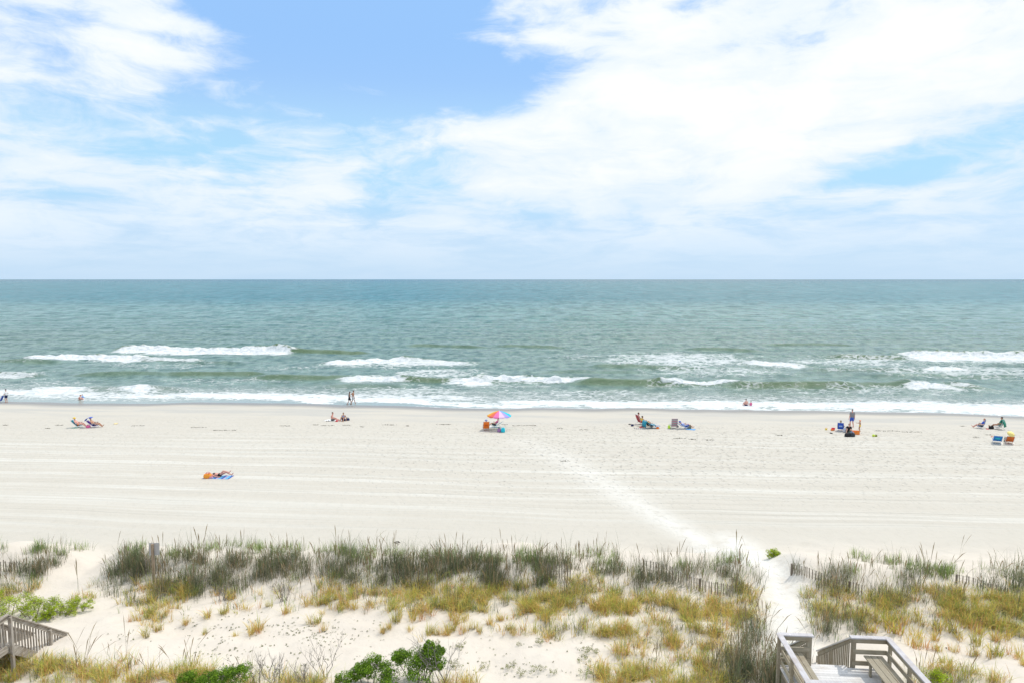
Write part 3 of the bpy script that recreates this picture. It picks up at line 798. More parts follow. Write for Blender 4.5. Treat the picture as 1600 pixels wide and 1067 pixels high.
GOLD = [(700, 935, 140, 20, .35), (960, 950, 160, 20, .35), (1450, 950, 160, 20, .35), (450, 935, 120, 14, .15), (900, 985, 90, 12, .25), (15, 920, 40, 12, .8), (-60, 930, 60, 14, .8), (110, 922, 26, 14, .9), (240, 935, 34, 20, 1.2), (250, 950, 26, 12, .9), (235, 970, 14, 8, .5), (280, 930, 20, 10, .6), (330, 934, 40, 6, .5), (300, 928, 24, 8, .6),
        (495, 935, 18, 15, 1.1), (520, 930, 18, 14, .8), (375, 943, 20, 6, .5), (530, 950, 24, 6, .4), (575, 930, 24, 12, .8), (620, 935, 50, 16, 1.3), (680, 938, 36, 22, 1.4), (640, 950, 20, 6, .8), (740, 935, 50, 18, 1.3), (790, 932, 44, 18, 1.3),
        (860, 930, 50, 18, 1.2), (900, 925, 50, 20, 1.2), (960, 945, 50, 10, 1.2), (1000, 945, 40, 14, 1.2), (1050, 955, 36, 14, 1.5), (930, 948, 70, 7, 1.1), (820, 950, 24, 8, .8), (860, 960, 24, 10, .8),
        (865, 985, 30, 9, 1.2), (890, 990, 30, 6, 1.0), (940, 990, 50, 6, .8), (980, 990, 16, 6, .9), (810, 960, 20, 6, .5), (1100, 950, 50, 14, 1.0), (1060, 980, 24, 26, 1.2), (1090, 985, 26, 36, 1.3), (1075, 1010, 30, 20, .9), (1110, 1020, 26, 20, .7),
        (1140, 960, 40, 14, .9), (1165, 935, 12, 18, 1.2), (1150, 965, 20, 12, .8), (990, 1015, 30, 8, .5), (975, 1018, 14, 5, .5), (1120, 985, 40, 8, .6),
        (1300, 945, 30, 22, 1.1), (1280, 950, 10, 24, .8), (1355, 950, 28, 16, 1.2), (1400, 945, 20, 12, .8), (1440, 950, 24, 14, .8), (1490, 948, 40, 16, 1.2), (1550, 955, 50, 20, 1.3), (1590, 950, 30, 26, 1.3), (1620, 960, 50, 24, 1.1), (1460, 935, 40, 12, 1.2), (1500, 965, 20, 8, .7),
        (1310, 965, 30, 8, .7), (1700, 960, 80, 24, 1), (20, 1052, 60, 14, .7), (100, 1052, 50, 14, .8), (160, 1060, 50, 10, 1.1), (80, 1042, 20, 8, .6), (190, 1045, 18, 10, .9), (250, 1062, 40, 12, .5), (305, 1050, 16, 12, .9), (-60, 1050, 50, 20, .6), (275, 1075, 80, 14, .6), (450, 1075, 60, 12, .6),
        (980, 1060, 40, 16, 1.0), (950, 1052, 16, 10, .8), (1050, 1064, 50, 14, 1.0), (1100, 1064, 50, 14, .9), (1470, 1054, 24, 10, 1.2), (1510, 1062, 40, 10, .9), (1450, 1068, 20, 8, 1.2), (720, 1070, 30, 6, .6)]
PALE = [(140, 1056, 60, 12, .8), (60, 1050, 40, 12, .5), (440, 1062, 40, 14, .5), (1000, 1012, 40, 12, .6), (1480, 1060, 60, 12, .6), (680, 945, 60, 12, .4), (1040, 1000, 40, 20, .4), (900, 985, 80, 8, .4), (1200, 1055, 20, 14, .4), (1420, 960, 60, 10, .4)]

bd = Blades()
for per, thr, n, h, sp in ((0.30, -0.01, 5, 0.66, 0.22), (0.11, 0.0, 4, 1.0, 0.17)):
    x, y, z = keep(*scatter(DARK, per), thr, .8, .9)
    bd.tufts(x, y, z, 'dark', h, n, sp, 0.34, 0.0135, 0.55)
x, y, z = keep(*scatter(DARK, 0.05), -0.1); bd.tufts(x, y, z, 'green', 0.55, 6, 0.14, 0.25, 0.012)
tag(link('sea_oats', bd.mesh('sea_oats'), GRASS), 'mass of dark upright sea oats over the dune ridge', 'grass', None, 'stuff')
bd = Blades()
x, y, z = keep(*scatter(GREEN, 0.38), -0.1); bd.tufts(x, y, z, 'green', 0.5, 8, 0.13, 0.3, 0.014)
x, y, z = keep(*scatter(GREEN, 0.22), -0.1); bd.tufts(x, y, z, 'dark', 0.6, 5, 0.13, 0.2, 0.011)
tag(link('beach_grass', bd.mesh('beach_grass'), GRASS), 'green beach grass along the seaward crest of the dune', 'grass', None, 'stuff')
bd = Blades()
x, y, z = keep(*scatter(GOLD, 0.27), -0.1, 0.7, 0.5, 95); bd.tufts(x, y, z, 'gold', 0.50, 12, 0.11, 0.65, 0.015)
x, y, z = keep(*scatter(GOLD, 0.075), -0.1, 0.7, 0.5, 95); bd.tufts(x, y, z, 'green', 0.5, 8, 0.12, 0.45, 0.013)
x, y, z = keep(*scatter(GOLD, 0.05), -0.1, 0.9, 0.6, 97); bd.tufts(x, y, z, 'dark', 0.55, 7, 0.12, 0.4, 0.013)
x, y, z = keep(*scatter(PALE, 0.3), -0.2); bd.tufts(x, y, z, 'pale', 0.3, 8, 0.12, 0.7, 0.010)
tag(link('dry_grass', bd.mesh('dry_grass'), GRASS), 'yellow and straw coloured grass on the landward side of the dune', 'grass', None, 'stuff')
bd = Blades()   # tall thin flower stalks
x, y, z = keep(*scatter([(140, 1045, 60, 16, 1), (90, 1030, 30, 6, .4), (250, 1050, 40, 10, .8), (360, 1060, 30, 10, .5), (1200, 1000, 30, 30, .8), (1010, 1050, 50, 14, .5), (1500, 1060, 60, 10, .6)], 0.035), -0.5)
bd.tufts(x, y, z, 'dark', 1.15, 3, 0.12, 0.3, 0.008)
x, y, z = keep(*scatter(DARK, 0.03), -0.5); bd.tufts(x, y, z, 'dark', 1.25, 3, 0.12, 0.25, 0.010)
tag(link('seed_stalks', bd.mesh('seed_stalks', True), GRASS), 'tall thin dry flower stalks standing above the dune grass', 'grass', None, 'stuff')

# separate tufts standing alone in the sand
TV = []
for k in range(7):
    b_ = Blades(); rr = np.random.default_rng(100 + k)
    m_ = 5 if k < 5 else 3
    b_.tufts(rr.normal(0, .09, m_), rr.normal(0, .07, m_), np.zeros(m_), 'gold', 0.42 + 0.04 * (k % 3), 16, 0.09, 0.45, 0.013, 0.3, rr)
    if k % 2: b_.tufts(rr.normal(0, .1, 2), rr.normal(0, .08, 2), np.zeros(2), 'dark', 0.4, 9, 0.08, 0.5, 0.011, 0.3, rr)
    TV.append(b_.mesh('grass_tuft'))
TUFTS = [(45, .9, 3, 'near the left staircase')] if False else []
rows = [
    ('single grass tuft on bare sand below the dune sign', 'grass tufts left of the leafy bush', [(209, 970, 1.0), (228, 995, 1.1), (243, 985, .9), (290, 975, .9), (327, 963, 1.2), (352, 958, 1.1), (366, 994, .8), (397, 990, 1.0), (321, 990, .6), (362, 937, 1.2), (404, 985, 1.5), (445, 958, 1.1), (492, 972, 1.2), (503, 960, .8), (505, 984, .7), (418, 947, .6)]),
    ('single grass tuft on bare sand below the golden grass', 'grass tufts right of the leafy bush', [(598, 988, .8), (610, 980, .8), (622, 969, 1.3), (639, 984, .8), (650, 968, 1.4), (672, 990, 1.1), (683, 992, .9), (698, 992, 1.1), (711, 975, .9), (704, 984, 1.1), (727, 970, 1.1), (724, 986, .9), (738, 982, .9), (750, 986, .8), (765, 975, 1.1), (782, 970, .9), (797, 985, 1.0), (803, 990, .8)]),
    ('planted grass tuft in the rows right of the deck', 'planted grass tufts right of the deck', [(1402, 990, 2.0), (1403, 972, 1.6), (1434, 992, 1.5), (1432, 1012, 1.6), (1437, 975, 1.3), (1460, 985, 1.5), (1461, 1000, 1.1), (1464, 1015, 1.0), (1490, 985, 1.6), (1495, 998, 1.2), (1492, 1018, .8), (1525, 1005, 1.5), (1527, 1025, 1.0), (1530, 990, 1.3),
        (1552, 1000, 1.3), (1552, 1024, 1.6), (1575, 998, 1.5), (1586, 1024, 1.2), (1597, 995, 1.1), (1612, 1010, 1.2), (1640, 1020, 1.2), (1366, 988, 1.2), (1375, 975, 1.3), (1352, 985, 1.1), (1517, 978, 1.4), (1545, 980, 1.4), (1470, 1035, .6), (1600, 1040, .9)]),
]
for lab, grp, pts in rows:
    xx, yy, zz = ground([p[0] for p in pts], [p[1] for p in pts])
    for i, p in enumerate(pts):
        o = bpy.data.objects.new('grass_tuft', TV[(i * 3 + len(pts)) % 7]); C.objects.link(o)
        if not o.data.materials: o.data.materials.append(GRASS)
        o.location = (xx[i], yy[i], zz[i]); o.rotation_euler = (0, 0, i * 2.1); k = p[2]
        o.scale = (k, k, 0.75 * k + 0.2)
        tag(o, lab, 'grass tuft', grp)


# ------------------------------------------------------------------ leafy plants
def leaf_cloud(centres, rad, n, size, cols, up=0.5, seed=0, flat=0.8):
    """many small leaves in clumps round the given centres; returns mesh"""
    r = np.random.default_rng(seed)
    cs = np.array(centres); k = r.integers(0, len(cs), n)
    d = r.normal(0, 1, (n, 3)); d /= np.linalg.norm(d, axis=1)[:, None]
    rr = rad if np.isscalar(rad) else np.array(rad)[k][:, None]
    p = cs[k] + d * rr * (0.45 + 0.6 * r.random((n, 1)) ** 0.5) * np.array([1, 1, flat])
    nrm = d * 0.8 + np.array([0, 0, up]) + r.normal(0, .45, (n, 3)); nrm /= np.linalg.norm(nrm, axis=1)[:, None]
    t = np.cross(nrm, r.normal(0, 1, (n, 3))); t /= np.linalg.norm(t, axis=1)[:, None]
    b = np.cross(nrm, t)
    L = (size * (0.6 + 0.8 * r.random(n)))[:, None]; Wd = L * 0.42
    V = np.stack([p - t * L / 2, p + b * Wd / 2 + nrm * L * .08, p + t * L / 2, p - b * Wd / 2 + nrm * L * .08], 1)
    ccs = np.array(cols); q = r.integers(0, len(ccs), n); clump = (0.8 + 0.4 * r.random(len(cs)))[k][:, None]
    c = ccs[q] * clump * (0.8 + 0.4 * r.random((n, 1)))
    Q = np.arange(n)[:, None] * 4 + np.arange(4)[None, :]
    return np_mesh('foliage', V.reshape(-1, 3), Q, None, {'col': np.repeat(c, 4, axis=0)}, smooth=False)


def twigs(mb, p, d, L, r, depth, rn, spread=0.6, kids=3):
    """a branching bare stem"""
    d = d.normalized(); q = p
    for i in range(3):
        e = q + (d + Vector((rn.uniform(-.25, .25), rn.uniform(-.25, .25), rn.uniform(-.1, .2)))).normalized() * L / 3
        mb.tube(q, e, r * (1 - .2 * i), r * (1 - .2 * (i + 1)), 5); q = e
        if depth > 0 and i > 0:
            for _ in range(kids - 1 if i == 1 else kids):
                nd = (d + Vector((rn.uniform(-1, 1), rn.uniform(-1, 1), rn.uniform(-.2, .6))) * spread)
                twigs(mb, q, nd, L * rn.uniform(.5, .75), r * .55, depth - 1, rn, spread, kids)


BARK = mat('bark', (.20, .165, .13), 0.9, 0.4, 0.2, 30)
GREYTWIG = mat('grey_twig', (.22, .195, .175), 0.9, 0.3, 0.2, 30)


def shrub(label, px, py, lobes, n, size, cols, cat='shrub', group=None, name='leafy_shrub', up=0.5, cl=5, seed=1, inner=0.24, grow=1.0):
    """lobes: (dx, dy, height, radius) round the foot"""
    root = empty(name, gp(px, py)); tag(root, label, cat, group)
    lobes = [(a * grow, b * grow, c * (1 + (grow - 1) * .4), d * (1 + (grow - 1) * .8)) for a, b, c, d in lobes]; n = int(n * grow)
    rn = random.Random(seed); cs = []; rad = []
    sm = MB()
    for (dx_, dy_, hz, rd) in lobes:
        c = Vector((dx_, dy_, hz))
        sm.tube((dx_ * .35, dy_ * .35, -0.15), c, 0.022, 0.008, 6)
        for _ in range(cl):
            v = Vector((rn.gauss(0, 1), rn.gauss(0, 1), rn.gauss(0.2, .8))).normalized() * rd * rn.uniform(.35, 1.0)
            q = c + v; q.z = max(q.z, 0.05)
            cs.append(tuple(q)); rad.append(rd * inner * rn.uniform(1.3, 2.6)); sm.tube(c, q, 0.008, 0.003, 4)
    f = link('foliage', leaf_cloud(cs, rad, n, size, cols, up, seed), LEAF, root)
    sm.build('stem', BARK, root)
    return root


GL = [(.11, .22, .012), (.16, .29, .018), (.08, .16, .012), (.24, .38, .03)]
shrub('big glossy green leafy bush at the bottom edge, tallest of the bushes', 655, 1062, [(0, 0, .62, .4), (.35, .1, .85, .32), (.15, .0, .85, .3), (-.5, .1, .75, .25), (-.62, 0, .65, .18), (.55, 0, .85, .2), (.0, -.3, .4, .45), (.25, .1, 1.0, .16), (.5, -.1, .6, .25)], 13000, .055, GL, cl=12, seed=3, grow=1.12)
shrub('low glossy green bush spreading left of the tallest leafy bush', 575, 1072, [(0, 0, .5, .35), (-.3, .1, .35, .3), (.25, .1, .6, .3), (-.6, 0, .2, .3), (.5, 0, .4, .35)], 9000, .055, GL, cl=12, seed=4, grow=1.15)
shrub('dark green low bush at the bottom edge left of the bare grey twigs', 330, 1078, [(-.6, 0, .35, .25), (-.2, 0, .3, .28), (.35, 0, .45, .3), (.8, 0, .5, .3), (.1, .1, .3, .25)], 9000, .05, GL, cl=12, seed=5, grow=1.15)
YG = [(.38, .52, .015), (.45, .60, .025), (.27, .38, .015), (.52, .60, .05), (.33, .28, .14)]
for i, (px_, py_, sc_, lab) in enumerate([(12, 962, 1.1, 'yellow green shrub behind the left staircase, nearest its top post'), (52, 962, 1.0, 'yellow green shrub behind the middle of the left staircase'), (88, 962, .8, 'yellow green shrub at the foot of the grass left of the sand path'),
        (115, 955, .7, 'rightmost small yellow green shrub beside the sand path'), (65, 968, .4, 'tiny yellow green plant alone beside the left staircase'), (-45, 960, 1.1, 'yellow green shrub behind the left landing')]):
    lb = [(a_ * sc_ * 1.5, b_ * sc_, c_ * sc_, d_ * sc_) for a_, b_, c_, d_ in [(-.4, 0, .3, .35), (.1, .2, .42, .4), (.5, 0, .28, .3), (0, -.3, .2, .35), (-.2, .5, .3, .35), (.35, .55, .3, .35)]]
    shrub(lab, px_, py_, lb, int(4200 * sc_), .045, YG, group='yellow green shrubs by the left staircase', cl=9, seed=20 + i, inner=.2)
shrub('small round yellow green bush alone on the open beach by the footpath', 1209, 869, [(-.15, 0, .1, .22), (.2, .05, .12, .2), (0, 0, .2, .2)], 1600, .06, YG, cl=8, seed=31)
shrub('bright yellow green bush behind the right deck rail at the bottom edge', 1462, 1075, [(-.2, 0, .35, .3), (.25, .1, .25, .3), (0, -.1, .5, .2)], 2600, .05, YG, cl=8, seed=32)
SP = [(.27, .29, .10), (.22, .24, .09), (.33, .33, .15)]
pp = [(917, 1019, 1.0), (914, 1034, 1.1), (919, 1055, 1.1), (844, 1006, .9), (841, 1050, 1.0), (815, 1055, .9), (864, 1053, .7), (682, 1007, .7), (719, 1013, .9), (710, 1043, 1.1), (755, 1045, .8), (795, 1045, .8), (810, 1008, .5), (1010, 1004, .9), (930, 1020, .8), (1020, 1035, .8), (870, 1000, .5), (803, 1038, .5), (600, 985, .5)]
pv = []
for i in range(3):
    b_ = Blades(); rr = np.random.default_rng(200 + i)
    me = leaf_cloud([(rr.normal(0, .14), rr.normal(0, .1), .1 + .08 * rr.random()) for _ in range(14)], .06, 260, .04, SP, .6, 210 + i)
    pv.append(me)
for i, (a_, b_, k) in enumerate(pp):
    o = link('beach_plant', pv[i % 3], LEAF, None, gp(a_, b_), i * 1.7); o.scale = (k, k, k)
    tag(o, 'small pale green sprawling plant on bare foreground sand', 'plant', 'pale sprawling plants on the foreground sand')
for i, (px_, py_, hh_, lab, sc_) in enumerate([(692, 1066, 1.5, 'bare grey branching shrub right of the tallest leafy bush', 1.0), (672, 1070, 1.1, 'short bare grey shrub hugging the right side of the tallest leafy bush', .8), (504, 1058, 1.0, 'lone thin bare grey twig on the sand left of the leafy bushes', .7),
        (425, 1072, .8, 'low tangle of bare grey twigs at the bottom edge', 1.0), (398, 1070, .8, 'bare grey twigs beside the dark green low bush', 1.0), (475, 1072, .6, 'short bare grey twigs between the twig tangle and the leafy bushes', .9), (345, 938, .6, 'dark bare twiggy shrub at the foot of the sea oats by the sign', .8), (445, 938, .6, 'dark bare twiggy shrub leaning out of the sea oats', .8)]):
    m_ = MB(); rn = random.Random(50 + i)
    for j in range(5 if hh_ > .9 else 7):
        twigs(m_, Vector((rn.uniform(-.1, .1) * sc_ * 2, rn.uniform(-.1, .1), -.05)), Vector((rn.uniform(-.7, .7), rn.uniform(-.4, .4), 1)), hh_ * rn.uniform(.55, .8), .014, 2 if hh_ > .9 else 2, rn, .75, 2)
    o = m_.build('bare_shrub', GREYTWIG, None, gp(px_, py_)); tag(o, lab, 'bare shrub', 'bare twiggy shrubs on the dune')

# seedlings dotted over the sand
zs = [(100, 1, 1, 1, 0)]
r_ = rng
cpx = np.concatenate([r_.uniform(170, 215, 8), r_.uniform(250, 400, 40), r_.uniform(400, 600, 70), r_.uniform(590, 800, 40), r_.uniform(430, 520, 40), r_.uniform(300, 390, 40), r_.uniform(800, 1000, 20), r_.uniform(1380, 1520, 6), r_.uniform(380, 500, 30)])
cpy = np.concatenate([r_.uniform(985, 1003, 8), r_.uniform(960, 1010, 40), r_.uniform(965, 1035, 70), r_.uniform(1000, 1060, 40), r_.uniform(975, 998, 40), r_.uniform(1010, 1050, 40), r_.uniform(1000, 1060, 20), r_.uniform(1000, 1050, 6), r_.uniform(1035, 1062, 30)])
x, y, z = ground(cpx, cpy)
cc = []; 
for i in range(len(x)):
    for j in range(r_.integers(1, 4)):
        a_, b_ = x[i] + r_.normal(0, .18), y[i] + r_.normal(0, .1)
        cc.append((a_, b_, float(T(a_, b_)) + .02))
tag(link('seedlings', leaf_cloud(cc, .03, len(cc) * 5, .045, [(.10, .12, .03), (.14, .17, .04), (.08, .08, .04), (.18, .22, .05)], 1.5, 77), LEAF), 'tiny round leaved seedlings dotted over the foreground sand', 'seedlings', None, 'stuff')

# seaweed left by the tide
SW = mat('seaweed', (.09, .075, .05), .8, .3, .3, 30)
for i, (px_, py_, wd) in enumerate([(92, 664, 12), (75, 669, 8), (8, 664, 8), (215, 665, 20), (310, 667.5, 24), (350, 672, 40), (445, 665, 16), (492, 663.5, 10), (512, 664.5, 22), (541, 664, 12), (566, 666.5, 8), (608, 663.5, 22), (636, 665, 6), (692, 663, 26), (788, 663, 12), (815, 664.5, 30), (875, 669, 10), (912, 671, 14), (833, 664.5, 10),
        (1062, 684.5, 18), (1082, 686, 12), (1108, 687, 12), (1217, 680, 12), (1385, 673, 40), (1425, 674.5, 30), (1525, 683, 9), (1505, 665.5, 8), (882, 720, 14), (620, 847, 8), (1545, 679, 10), (1085, 656.5, 2)][:30]):
    P0 = gp(px_, py_); mpp = P0.y / F
    m_ = MB(); rn = random.Random(300 + i); Wm = wd * mpp
    for j in range(int(14 + Wm * 22)):
        a = Vector((rn.uniform(-.5, .5) * Wm, rn.gauss(0, .10) + .05 * math.sin(i + j), rn.uniform(.0, .03)))
        a.z += float(T(P0.x + a.x, P0.y + a.y)) - P0.z
        b = a + Vector((rn.uniform(-.16, .16), rn.uniform(-.05, .05), rn.uniform(-.01, .04)))
        m_.tube(a, b, rn.uniform(.006, .018), .004, 4)
    o = m_.build('seaweed', SW, None, P0); tag(o, 'dark strip of dried seaweed lying on the tide line', 'seaweed', 'seaweed strips along the tide line')
#END_PLANTS
#SECTION_BUILT
# ------------------------------------------------------------------ timber deck and stairs
WOOD = wood_mat('deck_timber', (.27, .235, .165), (.37, .33, .25))
WOODT = wood_mat('sunlit_boards', (.62, .61, .60), (.70, .69, .68))  # floor boards in full sun: the brightness is put into the timber colour
WOODX = wood_mat('deck_timber_across', (.27, .235, .165), (.37, .33, .25), 0)
OLD = wood_mat('old_grey_timber', (.20, .165, .12), (.50, .455, .40))
OLDT = wood_mat('old_grey_timber_upright', (.21, .17, .125), (.50, .46, .41), 2)


CAPW = wood_mat('cap_boards', (.46, .445, .46), (.58, .565, .58))  # grey caps, lightened in colour as sun-bright top faces


def railing(parent, a, b, zf, h=1.0, posts=(), inside=1, cap=True, wd=WOOD, capm=CAPW, drop=1.4, capz=0.0):
    """post-and-board railing from a to b (xy), floor height zf"""
    if wd is WOODX: capz = -.003
    a = Vector((*a, 0)); b = Vector((*b, 0)); d = (b - a).normalized(); nrm = Vector((-d.y, d.x, 0)) * inside
    m = MB()
    for z, hh in ((h - .13, .14), (h - .48, .14), (h - .84, .14)):
        m.beam(a + Vector((0, 0, zf + z)) + (d * .021 if capz else d * 0), b + Vector((0, 0, zf + z)) - (d * .021 if capz else d * 0), .038, hh, bev=.004)
    root = m.build('railing', wd, parent)
    for p in posts:
        q = a + (b - a) * p - nrm * .066
        k = MB(); k.beam(q + Vector((0, 0, zf - drop)), q + Vector((0, 0, zf + h - .062)), .09, .09, up=(0, 1, 0), bev=.006); k.build('post', wd, root)
    if cap:
        k = MB(); e = nrm * -.03
        k.beam(a + e + Vector((0, 0, zf + h - .035 + capz)) - d * .06, b + e + Vector((0, 0, zf + h - .035 + capz)) + d * .06, .17, .04, bev=.005)
        k.build('cap_rail', capm, root)
    return root


def stair(parent, x0, x1, y0, z0, y1, z1, h, wd, wdt, treads, capm, sides=(0, 1), inner=True):
    """straight flight from (y0,z0) down to (y1,z1) with two baluster rails"""
    run = y1 - y0; sl = (z1 - z0) / run
    root = empty('staircase', (0, 0, 0)); root.parent = parent
    for k, xx in enumerate((x0, x1)):
        s_ = MB(); s_.beam((xx, y0 + .01, z0 - .16), (xx, y1, z1 - .16), .04, .26); s_.build('stringer', wd, root)
        if k not in sides: continue
        s_ = MB()
        s_.beam((xx, y0 + .03, z0 + h - .09), (xx, y1, z1 + h - .09), .038, .13); s_.build('rail_board', wd, root)
        s_ = MB(); s_.beam((xx, y0 - .02, z0 + h), (xx, y1 + .05, z1 + h), .13, .036); s_.build('handrail', capm, root)
        n = int(run / .125); s_ = MB(); sgn = -1 if k else 1
        for i in range(n):
            yy = y0 + .1 + (run - .12) * i / (n - 1); zz = z0 + sl * (yy - y0)
            s_.box((xx + sgn * .042, yy, zz + h / 2 - .1), (.036, .036, h - .1), None, .003)
        s_.build('balusters', wdt, root)
        for yy in (y0 + .02, y0 + run * .66):
            zz = z0 + sl * (yy - y0); s_ = MB(); s_.box((xx - sgn * .07, yy, zz + h / 2 - .75), (.095, .095, h + 1.35), None, .006); s_.build('post', wdt, root)
    for i in range(treads):
        t = (i + .6) / treads; s_ = MB()
        s_.box(((x0 + x1) / 2, y0 + run * t, z0 + sl * run * t - .02), (x1 - x0 - .05, .27, .04), None, .004); s_.build('step', capm, root)
    return root


base = 2.35
dk = empty('wooden_deck', (8.24, 20.03, base), R(-4.5))
tag(dk, 'weathered timber viewing deck with two benches and stairs at bottom right', 'deck')
zf = 3.70 - base; WD, LD = 3.14, 2.5; G0, G1 = .92, 2.13
m = MB(); n = 20
for i in range(n):   # deck boards run across
    m.box((WD / 2, -LD * (i + .5) / n, zf - .02), (WD + .06, LD / n - .006, .04), None, .003)
m.build('floor', WOODT, dk)
m = MB()
for i in range(80): m.box((1.57, -LD - .135 * (i + .5) - .004, zf - .02), (1.66, .129, .04), None, .003)
m.build('boardwalk_floor', WOODT, dk)
m = MB()
for xx in (.06, 1.5, 3.08): m.beam((xx, -.02, zf - .15), (xx, -LD + .02, zf - .15), .045, .22)
m.beam((.0, .02, zf - .13), (WD, .02, zf - .13), .04, .2); m.beam((.8, -LD - .05, zf - .15), (.8, -LD - 10.8, zf - .15), .045, .2); m.beam((2.34, -LD - .05, zf - .15), (2.34, -LD - 10.8, zf - .15), .045, .2)
m.build('joists', WOOD, dk)
railing(dk, (0, 0), (G0, 0), zf, posts=(.98,), inside=-1, wd=WOODX)
railing(dk, (G1, 0), (WD, 0), zf, posts=(.04,), inside=-1, wd=WOODX)
railing(dk, (0, -LD), (0, 0), zf, posts=(.03, .5, .97), inside=-1)
railing(dk, (WD, -LD), (WD, 0), zf, posts=(.03, .5, .97), inside=1)
railing(dk, (0, -LD), (.80, -LD), zf, posts=(.97,), inside=-1, wd=WOODX)
railing(dk, (2.34, -LD), (WD, -LD), zf, posts=(.03,), inside=-1, wd=WOODX)
railing(dk, (.80, -LD - 10.8), (.80, -LD - .02), zf, posts=(.1, .3, .5, .7, .9), inside=-1)
railing(dk, (2.34, -LD - 10.8), (2.34, -LD - .02), zf, posts=(.1, .3, .5, .7, .9), inside=1)
for x0, x1 in ((.10, .62), (2.42, 2.98)):
    b_ = empty('bench', (0, 0, 0)); b_.parent = dk
    for i in range(3):
        w = (x1 - x0) / 3; s_ = MB(); s_.beam((x0 + w * (i + .5), -.10, zf + .45), (x0 + w * (i + .5), -LD + .12, zf + .45), w - .012, .04, bev=.004); s_.build('seat_board', WOOD, b_)
    for yy in (-.45, -1.25, -2.05):
        s_ = MB(); s_.box(((x0 + x1) / 2, yy, zf + .388), (x1 - x0 - .04, .05, .08)); s_.box((x0 + .07, yy, zf + .176), (.05, .09, .344)); s_.box((x1 - .07, yy, zf + .176), (.05, .09, .344)); s_.build('support', WOODX, b_)
stair(dk, G0, G1, .03, zf + .0, 2.65, zf - 1.95, .96, WOOD, wood_mat('deck_timber_upright', (.27, .235, .165), (.37, .33, .25), 2), 11, WOODT)
for xx, yy in ((.1, -.1), (3.04, -.1), (.1, -2.4), (3.04, -2.4)):
    s_ = MB(); s_.box((xx, yy, zf - .95), (.13, .13, 1.75)); s_.build('pile', WOOD, dk)

st = empty('wooden_staircase', (-16.2, 21.0, 2.9))
tag(st, 'old grey wooden stairs and landing half buried in sand at bottom left', 'staircase')
zf = 3.80 - 2.9
m = MB()
for i in range(40): m.box((-.62, -.14 * (i + .5), zf - .02), (1.2, .134, .04), None, .003)
m.build('floor', OLD, st)
stair(st, -1.22, 0.0, .02, zf, 2.75, zf - 2.12, 1.0, OLD, OLDT, 12, OLD)
for xx, sg in ((0.0, 1), (-1.22, -1)):
    m = MB(); m.beam((xx, -5.5, zf + .90), (xx, .0, zf + .90), .038, .13); m.beam((xx, -5.5, zf - .10), (xx, -.03, zf - .10), .045, .24)
    r = m.build('railing', OLD, st)
    m = MB(); m.beam((xx, -5.5, zf + 1.0), (xx, .03, zf + 1.0), .13, .036, bev=.004); m.build('cap_rail', OLD, r)
    m = MB()
    for i in range(42): m.box((xx - sg * .042, -.12 - i * .13, zf + .42), (.036, .036, .95), None, .003)
    m.build('balusters', OLDT, r)
    for yy in (-1.9, -3.8): m = MB(); m.box((xx + sg * .07, yy, zf - .1), (.095, .095, 2.1), None, .006); m.build('post', OLDT, r)

# ------------------------------------------------------------------ sand fences
FW = wood_mat('fence_lath', (.26, .22, .18), (.42, .37, .31), 2)
WIRE = mat('fence_wire', (.25, .23, .21), .5, metallic=.8)
FPOST = wood_mat('fence_post_timber', (.17, .14, .11), (.27, .23, .18), 2)


def sand_fence(label, pts, h=1.15, gap=.115, bury=.35, posts=True, group='slatted sand fences in the dune grass'):
    x, y, z = ground([p[0] for p in pts], [p[1] for p in pts])
    P = [Vector((x[i], y[i], z[i])) for i in range(len(pts))]
    O = P[0].copy(); root = empty('sand_fence', O); tag(root, label, 'fence', group)
    rn = random.Random(len(label)); ml = MB(); mw = MB(); prev = None; acc = 0
    L = 0; k = 0
    for a, b in zip(P[:-1], P[1:]):
        d = b - a; n = max(2, int(d.length / gap))
        for i in range(n):
            t = i / n; q = a + d * t; q.z = float(T(q.x, q.y)) * .6 + (a.z + d.z * t) * .4
            top = q + Vector((rn.uniform(-.03, .03), rn.uniform(-.03, .03), h - bury + rn.uniform(-.05, .05)))
            u = (top - q).normalized(); dd = Vector((d.x, d.y, 0)).normalized()
            ml.beam(q - O - Vector((0, 0, .3)), top - O, .038, .009, up=dd.cross(Vector((0, 0, 1))))
            cur = [q - O + Vector((0, 0, f * (h - bury))) for f in (.2, .55, .9)]
            if prev: [mw.tube(p_, c_, .004, .004, 4) for p_, c_ in zip(prev, cur)]
            prev = cur
            if posts and k % 20 == 0:
                mp = MB(); w_ = dd.cross(Vector((0, 0, 1))) * .07
                mp.tube(q - O + w_ - Vector((0, 0, .4)), q - O + w_ + Vector((0, 0, h - bury + .02)), .045, .042, 8); mp.build('post', FPOST, root)
            k += 1
    ml.build('slats', FW, root); mw.build('wire', WIRE, root)


sand_fence('slatted sand fence left of the footpath, running down to the dune hollow', [(1006, 892), (1025, 896), (1042, 899), (1060, 909), (1080, 918), (1112, 928), (1150, 934)], bury=.62)
sand_fence('slatted sand fence right of the footpath, above the deck', [(1238, 896), (1265, 903), (1283, 909), (1302, 919), (1328, 924), (1350, 930)], bury=.68)
sand_fence('nearly buried sand fence at the right edge of the dune', [(1494, 909), (1515, 913), (1537, 919), (1551, 926), (1575, 930), (1600, 934), (1650, 940)], bury=.8)
sand_fence('short sand fence seen in the sea oats left of the sand path', [(-30, 893), (10, 893), (36, 894)], bury=.65)
sand_fence('sand fence seen through the grass beside the sign post', [(228, 897), (262, 897)], bury=.4, posts=False)
sand_fence('sand fence seen through the grass in the middle of the dune', [(856, 906), (895, 906)], bury=.45, posts=False)

